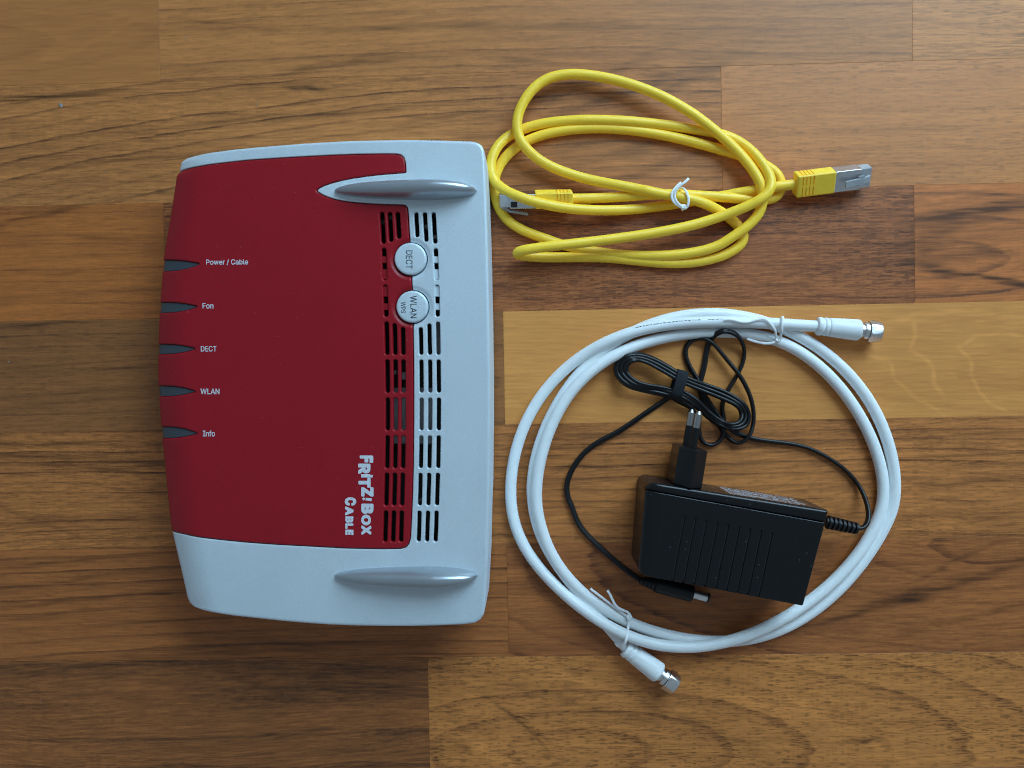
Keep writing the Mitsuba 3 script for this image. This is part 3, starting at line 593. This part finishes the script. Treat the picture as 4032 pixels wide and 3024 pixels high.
def rj45(M, front, parent, plug_label, roll):
    """boot from x = 0 to 21 mm, metal shell beyond; the wide faces are up and down, the clip is on top"""
    w, t, L = 0.0122, 0.0086, 0.0205
    body = rbox(L, w, t, 0.0009, (L / 2 + 0.0005, 0, 0))
    cut = []
    for i in range(4):
        x = 0.0034 + i * 0.0019
        for sy in (-1, 1):
            cut.append(mbox(0.00055, w * 0.40, 0.0018, (x, sy * w * 0.245, t / 2))); cut.append(mbox(0.00055, w * 0.40, 0.0018, (x, sy * w * 0.245, -t / 2)))
        for sz in (-1, 1):
            cut.append(mbox(0.00055, 0.0018, t * 0.86, (x, sz * w / 2, 0)))
    body = body - m3.Manifold.batch_boolean(cut, m3.OpType.Add)
    k = obj('boot', moved(body, M), 'yellow_rubber', parent, smooth=35, label=plug_label + ' boot')
    s0 = L + 0.0004
    sh = rbox(0.0140, 0.0117, 0.0078, 0.0004, (s0 + 0.0068, 0, 0), 8) - mbox(0.0032, 0.0064, 0.0012, (s0 + 0.0135, 0, 0.0039)) 
    obj('metal_shell', moved(sh, M), 'brushed_steel', parent, smooth=35)
    if roll > 60:
        dk_ = mbox(0.0036, 0.0003, 0.0030, (s0 + 0.0116, -0.00586, 0.0016)); obj('side_opening', moved(dk_, M), 'inner_black', parent, smooth=False)
    nose = rbox(0.0062, 0.0108, 0.0066, 0.0003, (s0 + 0.0162, 0, -0.0002), 8) 
    for i in range(8):
        nose = nose - mbox(0.0040, 0.00045, 0.0016, (s0 + 0.0178, (i - 3.5) * 0.00116, -0.0033))
    nk = obj('clear_nose', moved(nose, M), 'clear_plastic', parent, smooth=False)
    inner = mbox(0.0040, 0.0092, 0.0030, (s0 + 0.0158, 0, -0.0010)); obj('contact_block', moved(inner, M), 'brushed_steel', parent, smooth=False)
    pr = Polygon([(s0 + 0.0188, 0.0032), (s0 + 0.0182, 0.0046), (s0 + 0.0140, 0.0066), (s0 + 0.0040, 0.0084), (s0 + 0.0038, 0.0074), (s0 + 0.0135, 0.0054), (s0 + 0.0168, 0.0036), (s0 + 0.0168, 0.0028)])
    clip = m3.Manifold(m3.Mesh(*[np.asarray(a, d) for a, d in zip((lambda e: (e.vertices, e.faces))(trimesh.creation.extrude_polygon(pr, 0.0032, engine='earcut')), (np.float32, np.uint32))]))
    clip = tri_of(clip).copy(); R = np.array([[1, 0, 0, 0], [0, 0, -1, 0.0016], [0, 1, 0, 0], [0, 0, 0, 1.0]]); clip.apply_transform(R)
    tab = tri_of(mbox(0.0030, 0.0056, 0.0010, (s0 + 0.0128, 0, 0.0060)))
    obj('latch', moved(cat([clip, tab]), M), 'clear_plastic', parent, smooth=False)
a, b = r1(2135, 878, 7.8), P(3050 + 1990 / 5.53, 620 + 400 / 5.53, 0.0082)
ax = (b - a)
Mr = frame(a, ax, roll=math.radians(34))
rj45(Mr, 1, YK, 'ribbed yellow plug', 36)
a2 = r2(1128, 1050, 6.3); b2 = r2(180, 1068, 7.6)
Ml = frame(a2, b2 - a2, roll=math.radians(-112))
rj45(Ml, 1, YK, 'ribbed yellow plug', 90)
tag(YK, 'coiled yellow network cable with a metal plug at each end', 'cable')

def twist_tie(name, paths, label, knot=None):
    key = numbered(name)
    for i, (pp, nm) in enumerate(paths):
        obj(nm, tube(pp, 0.00070, 10, 0.0006, ry=0.00042), 'tie_white', key, smooth=50)
    if knot is not None:
        k = [np.array([knot[0] + 0.0011 * math.cos(a) * (1 - abs(a - 7) / 14), knot[1] + 0.0009 * math.sin(a), knot[2] + 0.00022 * (a - 6)]) for a in np.linspace(0, 12, 22)]
        obj('twist', tube(k, 0.0007, 10, 0.0005), 'tie_white', key, smooth=50)
    return tag(key, label, 'twist tie')
y4 = lambda x, y, z: P(2450 + x / 5.53, 700 + y / 5.53, z / 1000)
twist_tie('twist_tie', [
    ([y4(1445, 15, 16), y4(1340, 110, 16.5), y4(1210, 220, 16), y4(1145, 330, 15.5), y4(1145, 430, 15), y4(1200, 540, 14.5), y4(1310, 620, 13.5)], 'wire_end'),
    ([y4(1280, 100, 14.5), y4(1170, 210, 15), y4(1090, 330, 15), y4(1080, 430, 14.8), y4(1130, 530, 14.3), y4(1230, 610, 13.6), y4(1320, 660, 13)], 'wire_end'),
    ([y4(1270, 240, 8.5), y4(1330, 225, 12.5), y4(1395, 300, 14.4), y4(1440, 430, 14.8), y4(1440, 560, 14.4), y4(1400, 650, 13.4), y4(1330, 680, 12), y4(1300, 700, 9), y4(1310, 690, 4)], 'loop')],
    'white twist tie round the crossing strands of the yellow cable', y4(1335, 640, 12.9))

# ------------------------------------------------------------------ white antenna cable
WK = 'antenna_cable'
w4 = lambda x, y, z: P(1950 + x / 1.3406, 1150 + y / 1.3406, z / 1000)
w5 = lambda x, y, z: P(1950 + x / 1.3406, 1900 + y / 1.3406, z / 1000)
WR = 0.00312
wpts = [w4(1720, 181, 6.6), w4(1640, 177, 7.0), w4(1500, 170, 8.4), w4(1350, 165, 8.6), w4(1200, 162, 8.4), w4(1000, 170, 8.2), w4(850, 187, 8.0), w4(720, 212, 8.0), w4(600, 256, 7.2), w4(480, 322, 5.0), w4(370, 405, 3.6), w4(270, 510, 3.1), w4(190, 630, 3.1), w4(130, 765, 3.1), w4(100, 900, 3.1), w4(84, 1050, 3.1), w4(92, 1180, 3.1),
        w5(118, 260, 3.1), w5(160, 360, 3.1), w5(250, 465, 3.4), w5(360, 580, 4.6), w5(480, 680, 6.6), w5(600, 765, 8.6), w5(700, 815, 9.2), w5(850, 848, 9.0), w5(1000, 862, 8.6), w5(1150, 852, 8.6), w5(1300, 818, 8.8), w5(1450, 757, 8.4), w5(1600, 665, 7.6), w5(1750, 545, 6.6), w5(1870, 412, 5.6), w5(1990, 300, 4.6), w5(2043, 150, 4.0),
        w4(2052, 1100, 3.8), w4(2040, 960, 3.5), w4(1990, 800, 3.2), w4(1910, 640, 3.1), w4(1800, 490, 3.1), w4(1680, 370, 3.1), w4(1560, 290, 3.1), w4(1450, 243, 3.1), w4(1300, 218, 3.1), w4(1150, 212, 3.1), w4(1000, 222, 3.2), w4(850, 250, 3.8), w4(720, 292, 5.2), w4(600, 355, 6.6), w4(480, 448, 7.4), w4(380, 560, 7.6), w4(295, 710, 7.6), w4(240, 860, 7.6), w4(216, 1020, 7.6), w4(216, 1150, 7.4),
        w5(235, 190, 6.8), w5(280, 330, 6.0), w5(350, 455, 5.2), w5(440, 560, 4.6), w5(560, 660, 4.2), w5(690, 740, 4.0), w5(830, 785, 3.6), w5(1000, 815, 3.2), w5(1150, 830, 3.1), w5(1300, 832, 3.1), w5(1450, 800, 3.1), w5(1600, 730, 3.1), w5(1750, 620, 3.1), w5(1880, 490, 3.1), w5(1985, 350, 3.1), w5(2070, 190, 3.1),
        w4(2112, 1130, 3.1), w4(2112, 1000, 3.1), w4(2085, 840, 3.1), w4(2020, 670, 3.1), w4(1920, 500, 3.1), w4(1790, 355, 3.1), w4(1650, 255, 3.1), w4(1500, 185, 3.1), w4(1350, 142, 3.1), w4(1200, 122, 3.1), w4(1050, 122, 3.1), w4(900, 148, 3.1), w4(760, 190, 3.1), w4(620, 275, 3.1), w4(500, 375, 3.1), w4(390, 490, 3.1), w4(300, 630, 3.1), w4(240, 780, 3.1), w4(212, 930, 3.1), w4(204, 1080, 3.1),
        w5(210, 110, 3.1), w5(235, 270, 3.1), w5(300, 420, 3.1), w5(400, 550, 3.1), w5(520, 670, 3.1), w5(620, 780, 3.2), w5(690, 870, 4.4), w5(730, 912, 5.0)]
obj('cord', tube(wpts, WR, 20, 0.0010, relax=0.0006), 'white_rubber', WK, smooth=50)
def coax_plug(M):
    p = [(0.0034, -0.0004), (0.0047, 0), (0.0050, 0.0006), (0.0050, 0.0022), (0.0045, 0.0027), (0.0045, 0.0033), (0.0050, 0.0038), (0.0051, 0.0048), (0.0046, 0.0053), (0.0046, 0.0059), (0.0051, 0.0064), (0.0054, 0.0130), (0.0058, 0.0210), (0.0057, 0.0222), (0.0050, 0.0229), (0.0030, 0.0230)]
    obj('grip', moved(lathe(p, 36), M), 'white_rubber', WK, smooth=35)
    c = [(0.0030, 0.0226), (0.0042, 0.0228), (0.0042, 0.0240), (0.0036, 0.0243), (0.0036, 0.0248), (0.0046, 0.0250), (0.0048, 0.0256), (0.0048, 0.0270), (0.0040, 0.0274), (0.0040, 0.0280)]
    obj('collar', moved(lathe(c, 32), M), 'steel', WK, smooth=35)
    hexa = m3.Manifold.cylinder(0.0062, 0.00625, 0.00625, 6).rotate([0, 90, 0]).translate([0.0274, 0, 0])
    ball = tri_of(m3.Manifold(m3.Mesh(np.asarray(lathe([(0.0, 0.0270), (0.0052, 0.0271), (0.00625, 0.0282), (0.00625, 0.0328), (0.0054, 0.0336), (0.0, 0.0337)], 36).vertices, np.float32), np.zeros((0, 3), np.uint32)))) if False else None
    con = m3.Manifold.cylinder(0.0062, 0.0070, 0.0053, 40).rotate([0, 90, 0]).translate([0.0274, 0, 0]).scale([1, 1, 1])
    con2 = m3.Manifold.cylinder(0.0062, 0.0056, 0.0075, 40).rotate([0, 90, 0]).translate([0.0274, 0, 0])
    nut = (hexa ^ con ^ con2) - m3.Manifold.cylinder(0.005, 0.0042, 0.0042, 24).rotate([0, 90, 0]).translate([0.0306, 0, 0])
    obj('hex_nut', moved(nut, M), 'steel', WK, smooth=20)
    pin = lathe([(0.0, 0.0325), (0.0004, 0.0325), (0.0005, 0.030), (0.0, 0.030)], 8); obj('center_pin', moved(pin, M), 'steel', WK, smooth=False)
ca = lambda x, y, z: P(3000 + x / 4.424, 1200 + y / 4.424, z / 1000)
A = ca(960, 370, 6.6); Bp = ca(2040, 478, 6.9); coax_plug(frame(A, Bp - A, roll=0.42))
cb = lambda x, y, z: P(2300 + x / 3.318, 2280 + y / 3.318, z / 1000)
A = cb(540, 900, 5.0); Bp = cb(1170, 1370, 6.8); coax_plug(frame(A, Bp - A, roll=0.35))
# the fine printed line along the cord
pp = smooth_path([w4(730, 190, 10.6), w4(850, 168, 10.9), w4(1000, 151, 11.1), w4(1100, 146, 11.2), w4(1200, 143, 11.2), w4(1260, 143, 11.3)], 0.0004)
dash = []
i = 3
while i < len(pp) - 12:
    n = int(rng.integers(2, 5)); dash.append(sweep(pp[i:i + n + 1], circ(0.00022, 6))); i += n + int(rng.integers(1, 3)) + (9 if rng.random() < 0.10 else 0)
obj('printed_line', cat(dash), 'print_dark', WK, smooth=False); tag(WK + '__printed_line', kind='stuff')
tag(WK, 'thick white antenna cable coiled in two wide turns with hexagonal metal plugs', 'cable')
twist_tie('twist_tie', [
    ([ca(345, 215, 9.0), ca(365, 235, 12.2), ca(352, 330, 12.7), ca(345, 430, 11.8), ca(332, 520, 9), ca(318, 600, 7.0), ca(300, 640, 3.5), ca(290, 600, 1.2)], 'loop'),
    ([ca(270, 625, 6.5), ca(245, 540, 8.5), ca(225, 440, 11.2), ca(150, 330, 12.6), ca(20, 245, 12.6), w4(1330, 158, 12.6), w4(1270, 150, 12.6), w4(1210, 146, 12.6)], 'wire_end'),
    ([ca(285, 590, 6.4), ca(240, 640, 6.8), ca(130, 672, 6.6), ca(10, 668, 6.0), w4(1375, 262, 5.2), w4(1328, 246, 4.6)], 'wire_end')],
    'white twist tie at the upper right of the white cable coil beside its horizontal plug', ca(268, 605, 6.6))
twist_tie('twist_tie', [
    ([cb(80, 125, 6), cb(250, 255, 6), cb(430, 390, 6.2), cb(530, 465, 7), cb(590, 500, 8)], 'wire_end'),
    ([cb(303, 148, 8), cb(375, 280, 8), cb(445, 375, 8), cb(560, 430, 8), cb(600, 490, 8)], 'wire_end'),
    ([cb(585, 500, 8), cb(580, 600, 8.8), cb(566, 700, 11.5), cb(548, 800, 13.0), cb(510, 865, 11.5), cb(445, 884, 8), cb(405, 840, 5), cb(420, 790, 2)], 'loop')],
    'white twist tie at the lower left of the white cable coil with two loose ends', cb(588, 495, 8.2))

# ------------------------------------------------------------------ black power adapter
AK = 'power_adapter'
HA = 0.0345
r7 = lambda x, y, z=HA: P(2400 + x / 2.011, 1780 + y / 2.011, z)
TL, TR, BR, BL = r7(292, 235)[:2], r7(1738, 463)[:2], r7(1532, 1220, 0.033)[:2], r7(228, 972, 0.033)[:2]
tdir = (TR - TL) / np.linalg.norm(TR - TL)
foot = Polygon([TL, TR, BR, BL]); _r = lambda r: foot.buffer(-r, quad_segs=6).buffer(r, quad_segs=6)
_c = foot.centroid; _lh = sbox(_c.x - 1, _c.y - 1, _c.x, _c.y + 1); _rh = sbox(_c.x, _c.y - 1, _c.x + 1, _c.y + 1)
foot = shapely.geometry.polygon.orient(unary_union([_r(0.0045).intersection(_lh), _r(0.0010).intersection(_rh)]).buffer(1e-6))
lefte = LineString([TL + (TL - BL) * 0.3, BL - (TL - BL) * 0.3])
def ha(x, y):
    d = shapely.distance(shapely.points(x, y), lefte); R = 0.0085
    z = HA - 0.0010 * np.clip(((TL[1] + TR[1]) / 2 - y) / 0.05, -1, 2)
    return z - 0.6 * (R - np.sqrt(np.maximum(R ** 2 - np.maximum(R - d, 0) ** 2, 0)))
seamA, seamB = r7(245, 292)[:2], r7(1722, 560)[:2]; ext = (seamB - seamA) * 0.2
lidside = Polygon([seamA - ext, seamB + ext, seamB + ext + [0, 0.08], seamA - ext + [0, 0.08]])
lid = big(foot.intersection(lidside)); case = big(foot.buffer(-0.0002).difference(lidside.buffer(0.0002)))
gro = []
for i in range(9):
    a, b = r7(595 + i * 86.9, 512 + i * 16.8), r7(498 + i * 85.5, 1035 + i * 15.8)
    b2 = b + (b - a) * 0.12; gro.append(LineString([a[:2], b2[:2]]).buffer(0.00034, quad_segs=4))
    tag(AK)
case_g = big(case.difference(unary_union(gro)))
AX = [sample_ring(r, 0.0012) for d in (0.0006, 0.0014, 0.0024, 0.004, 0.006, 0.008) for r in rings_of(foot.buffer(-d))]
near = lambda x, y: shapely.distance(shapely.points(x, y), foot.exterior) < 0.0008
obj('case', slab(case_g, ha, 0.00045, 0.002, 0.0007, lambda x, y: np.where(near(x, y), 0.0004, ha(x, y) - 0.0012), AX), 'black_plastic', AK, smooth=45, label='grooved black case')
obj('core', slab(case.buffer(-0.0007), lambda x, y: ha(x, y) - 0.0009, 0.0003, 0.004, 0.001, lambda x, y: 0 * x + 0.0004, AX), 'inner_black', AK)
obj('lid', slab(lid, lambda x, y: ha(x, y) + 0.0002, 0.0015, 0.002, 0.0007, lambda x, y: 0 * x + 0.0004, AX), 'black_plastic', AK, smooth=45, label='black lid that carries the mains plug')
# mains plug standing out of the lid
q6 = lambda x, y, z: P(2450 + x / 3.6875, 1550 + y / 3.6875, z)
base_ = q6(1000, 1305, 0.0362); yd = np.array([-tdir[1], tdir[0], 0.0])
Lb = abs((q6(1062, 815, 0.0362) - base_) @ yd)
Mp = np.eye(4); Mp[:3, 0] = yd; Mp[:3, 1] = np.cross([0, 0, 1], yd); Mp[:3, 2] = [0, 0, 1]; Mp[:3, 3] = [base_[0], base_[1], 0]
sec = [(0, 0.0352), (0.0066, 0.0285), (0.0066, 0.0085), (0, 0.0015), (-0.0066, 0.0085), (-0.0066, 0.0285)]
pb = hull_round([(x, y, z) for x in (-0.002, Lb - 0.0008) for y, z in sec], 0.0008)
obj('mains_plug', moved(pb, Mp), 'black_plastic', AK, smooth=40)
PKEY = AK + '__mains_plug'
for z in (0.0278, 0.0092):
    s = lathe([(0.00195, Lb - 0.001), (0.00195, Lb + 0.0108), (0.0014, Lb + 0.0109)], 24); obj('sleeve', moved(s, Mp @ trimesh.transformations.translation_matrix([0, 0, z])), 'black_plastic', PKEY, smooth=35)
    s = lathe([(0.0019, Lb + 0.0105), (0.0020, Lb + 0.0180), (0.0018, Lb + 0.0183), (0.0009, Lb + 0.0197), (0.0, Lb + 0.0198)], 24); obj('pin', moved(s, Mp @ trimesh.transformations.translation_matrix([0, 0, z])), 'pin_steel', PKEY, smooth=30)
# rating plate on the lid's tall side: rows of tiny print
lidn = np.array([-tdir[1], tdir[0], 0.0]); t3 = np.array([tdir[0], tdir[1], 0.0])
O3 = np.array([TL[0], TL[1], 0.0])
def plate(s0, s1, z0, z1, off=0.00008, th=0.0001):
    c = O3 + t3 * (s0 + s1) / 2 + lidn * (off + th / 2); m = trimesh.creation.box([s1 - s0, th, z1 - z0])
    M = np.eye(4); M[:3, 0] = t3; M[:3, 1] = lidn; M[:3, 2] = [0, 0, 1]; M[:3, 3] = [c[0], c[1], (z0 + z1) / 2]
    m.apply_transform(M); return m
Lt = np.linalg.norm(TR - TL)
pk = obj('rating_plate', plate(Lt - 0.052, Lt - 0.0065, 0.003, 0.0325), 'black_gloss', AK, smooth=False, label='glossy dark plate with rows of tiny pale print')
rows_ = []
for i, z in enumerate(np.linspace(0.0300, 0.0055, 11)):
    s = Lt - 0.050 + 0.001 * rng.random()
    while s < Lt - 0.009:
        n = rng.uniform(0.0008, 0.0042); hgt = 0.0010 if i not in (2, 6) else 0.0018
        if rng.random() < 0.86 and s + n < Lt - 0.0085: rows_.append(plate(s, s + n, z - hgt / 2, z + hgt / 2, 0.0002, 0.00003))
        s += n + rng.uniform(0.0003, 0.0009)
kr = obj('printed_line', cat(rows_), 'print_grey', pk, smooth=False); tag(kr, kind='stuff')
# strain relief
e4 = lambda x, y, z: P(2900 + x / 3.687, 1880 + y / 3.687, z / 1000)
SA, SB = e4(1290, 640, 16), e4(1745, 742, 15)
Ls = np.linalg.norm(SB - SA); pr = [(0.0, 0.0)]
for i in range(7):
    x = Ls * (i / 7); d = Ls / 7; r = 0.0037 - 0.0006 * i / 7
    pr += [(r - 0.0011, x), (r - 0.0011, x + 0.42 * d), (r, x + 0.46 * d), (r, x + 0.96 * d)]
pr += [(0.0024, Ls), (0.0, Ls)]
obj('strain_relief', moved(lathe(pr, 24), frame(SA, SB - SA)), 'black_rubber', AK, smooth=25)
# twin-wire cord
z6 = lambda x, y, z: P(2350 + x / 3.016, 1250 + y / 3.016, z / 1000)
outer = [(480,430),(720,500),(980,650),(1120,720),(1350,800),(1560,880),(1740,1000),(1830,1150),(1800,1290),(1650,1350),(1480,1310),(1300,1190),(1130,1050),(950,960),(750,890),(500,850),(330,780),(230,660),(240,530),(340,450)]
inner = [(540,530),(700,610),(900,725),(1060,810),(1280,900),(1480,980),(1640,1050),(1700,1130),(1690,1220),(1600,1260),(1470,1220),(1320,1110),(1170,970),(1020,890),(860,830),(640,790),(490,740),(400,650),(400,570),(450,530)]
oo, ii = np.array(outer, float), np.array(inner, float)   # lower strands leftwards, upper strands rightwards
st = 15
bun = []
N3 = 3 * 20
for k in range(N3 - 1):
    i = (st + k) % 20; f = (k / 20) / 2.95
    f = min(f, 1); q = oo[i] * (1 - f) + ii[i] * f
    over = 6.2 + 1.2 * math.sin(k * 1.9) + 1.6 * f
    bun.append(z6(q[0], q[1], over))
cordp = [e4(1690, 730, 15), e4(1760, 735, 15), e4(1840, 722, 14.5), e4(1895, 660, 13.5), e4(1915, 540, 11), e4(1895, 400, 8), e4(1840, 240, 4), e4(1740, 70, 2.0), P(3320, 1843, .0016), P(3230, 1785, .0016), P(3150, 1755, .0016), z6(2110, 1478, 1.8), z6(1960, 1460, 2.0), z6(1830, 1435, 2.2), z6(1690, 1385, 3.2), z6(1560, 1300, 3.4), z6(1440, 1170, 3.2), z6(1330, 1010, 3.2), z6(1240, 850, 3.0),
         z6(1190, 740, 2.6), z6(1120, 620, 2), z6(1062, 490, 1.7), z6(1055, 375, 1.7), z6(1115, 285, 1.9), z6(1220, 248, 3.2), z6(1340, 278, 4.8), z6(1450, 385, 4.4), z6(1560, 520, 4.2), z6(1680, 668, 4.8), z6(1785, 850, 4.4), z6(1850, 1050, 4.2), z6(1858, 1250, 4.0), z6(1805, 1410, 5.0), z6(1690, 1490, 3.4), z6(1585, 1450, 2), z6(1490, 1340, 1.7), z6(1390, 1190, 1.7), z6(1290, 1040, 1.7), z6(1235, 900, 1.7), z6(1225, 790, 1.7),
         z6(1250, 680, 1.7), z6(1282, 540, 1.7), z6(1312, 360, 1.8), z6(1385, 225, 4.5), z6(1510, 162, 8.6), z6(1640, 195, 8.2), z6(1735, 320, 4.5), z6(1748, 470, 1.9), z6(1690, 640, 1.7), z6(1590, 810, 1.7), z6(1515, 950, 1.7), z6(1490, 1080, 1.7), z6(1512, 1250, 1.7), z6(1490, 1420, 1.7), z6(1410, 1500, 1.7), z6(1325, 1512, 1.7), z6(1245, 1455, 1.7), z6(1215, 1340, 1.7), z6(1190, 1200, 1.8), z6(1120, 1080, 2.6), z6(980, 1000, 4), z6(860, 935, 5.6)] + bun + \
        [z6(930, 900, 3.6), z6(840, 960, 2.0), z6(740, 1030, 1.7), z6(560, 1150, 1.7), z6(380, 1275, 1.7), z6(200, 1385, 1.7), z6(20, 1480, 1.7),
         w4(470, 850, 1.7), w4(410, 930, 1.6), w4(378, 1030, 1.6), w4(390, 1100, 1.6), w5(402, 120, 1.6), w5(440, 215, 1.6), w5(530, 320, 1.6), w5(640, 420, 1.7), w5(730, 490, 2.4), w5(790, 530, 3.4), w5(830, 548, 4.0)]
cp = smooth_path(cordp, 0.0009)
a_ = np.arange(10) / 9 * math.pi - math.pi / 2
sec8 = np.vstack([np.stack([0.50e-3 + 1.02e-3 * np.cos(a_), 1.02e-3 * np.sin(a_)], 1), [[0, 0.86e-3]], np.stack([-0.50e-3 - 1.02e-3 * np.cos(a_), -1.02e-3 * np.sin(a_)], 1), [[0, -0.86e-3]]])
sarc = np.linspace(0, 1, len(cp))
tw = 0.9 * np.sin(sarc * 41) + 1.1
tw = np.where(sarc > 0.86, 0.35, tw); tw = np.convolve(np.pad(tw, 40, mode='edge'), np.ones(81) / 81, 'valid')
obj('cord', sweep(cp, sec8, twist=tw), 'black_rubber', AK, smooth=60)
# strap round the cord bundle
sa, sb = z6(1028, 640, 9.5), z6(935, 950, 8.5)
mid = (sa + sb) / 2; ed = sb - sa; ed[2] = 0; Lw = np.linalg.norm(ed) / 2; ed /= np.linalg.norm(ed)
loop = []
for a in np.linspace(0, 2 * math.pi, 64, endpoint=False):
    c, s = math.cos(a), math.sin(a)
    loop.append(mid + ed * Lw * np.sign(c) * abs(c) ** 0.55 + np.array([0, 0, 1]) * (0.0049 * np.sign(s) * abs(s) ** 0.7 - 0.0030))
loop = np.array(loop)
sa_ = np.cross(ed, [0, 0, 1.0])
V = []; hw = 0.0030
for k, pnt in enumerate(loop):
    nrm = pnt - mid; nrm = nrm / np.linalg.norm(nrm)
    for o, tt in ((-hw, 0.0), (-hw + 0.0002, 0.0007), (hw - 0.0002, 0.0007), (hw, 0.0)): V.append(pnt + sa_ * o + nrm * tt)
V = np.array(V); n = len(loop); F = []
for k in range(n):
    for j in range(4):
        F.append([k * 4 + j, k * 4 + (j + 1) % 4, ((k + 1) % n) * 4 + (j + 1) % 4, ((k + 1) % n) * 4 + j])
obj('strap', (V, np.array(F)), 'strap_fabric', AK, smooth=35, label='fabric strap bundling the cord')
# barrel plug
d5 = lambda x, y, z: P(2450 + x / 5.53, 2150 + y / 5.53, z / 1000)
DA, DB = d5(390, 745, 4.6), d5(1890, 1128, 4.6)
Ld = np.linalg.norm(DB - DA); u = DB - DA
MD = frame(DA, u)
pr = [(0.0, 0.0)]
for i in range(4):
    x = i * 0.0021; r = 0.0021 + 0.00045 * i
    pr += [(r, x), (r, x + 0.0014), (r - 0.0006, x + 0.0015), (r - 0.0006, x + 0.0021)]
pr += [(0.0042, 0.0086), (0.0045, 0.0100), (0.0046, Ld * 0.745), (0.0042, Ld * 0.76), (0.0, Ld * 0.76)]
obj('barrel_plug', moved(lathe(pr, 28), MD), 'black_rubber', AK, smooth=35)
obj('barrel', moved(lathe([(0.00265, Ld * 0.75), (0.00265, Ld * 0.965), (0.0024, Ld * 0.966)], 28), MD), 'steel', AK + '__barrel_plug', smooth=35)
obj('tip_ring', moved(lathe([(0.0026, Ld * 0.964), (0.0027, Ld * 0.985), (0.0024, Ld), (0.0010, Ld), (0.0010, Ld * 0.97)], 28), MD), 'black_gloss', AK + '__barrel_plug', smooth=35)
tag(AK, 'black mains power adapter with its cord bundled inside the white cable coil', 'power adapter')

# ------------------------------------------------------------------ crumbs on the wood
def flake(x, y, s, label, seed, mat='tie_white'):
    g = np.random.default_rng(seed); q = D(x, y)
    pts = g.normal(size=(14, 3)) * np.array([s * 0.5, s * 0.75, s * 0.18]); pts[:, 2] -= pts[:, 2].min()
    m = trimesh.convex.convex_hull(pts); m.apply_translation([q[0], q[1], 0.00003])
    key = numbered('lint_flake'); scene[key] = mikit.ply(m, mat, smooth=False); tag(key, label, 'lint')
bsdf('lint_grey', base_color=(0.26, 0.24, 0.21), roughness=0.7)
flake(130, 226, 0.0011, 'pale grey lint flake left of the router near the top left corner', 3, 'lint_grey')
flake(554, 225, 0.0006, 'tiny pale crumb on the wood above the router', 4, 'lint_grey')
flake(20, 782, 0.0005, 'tiny light crumb near the left edge beside the router', 5, 'lint_grey')
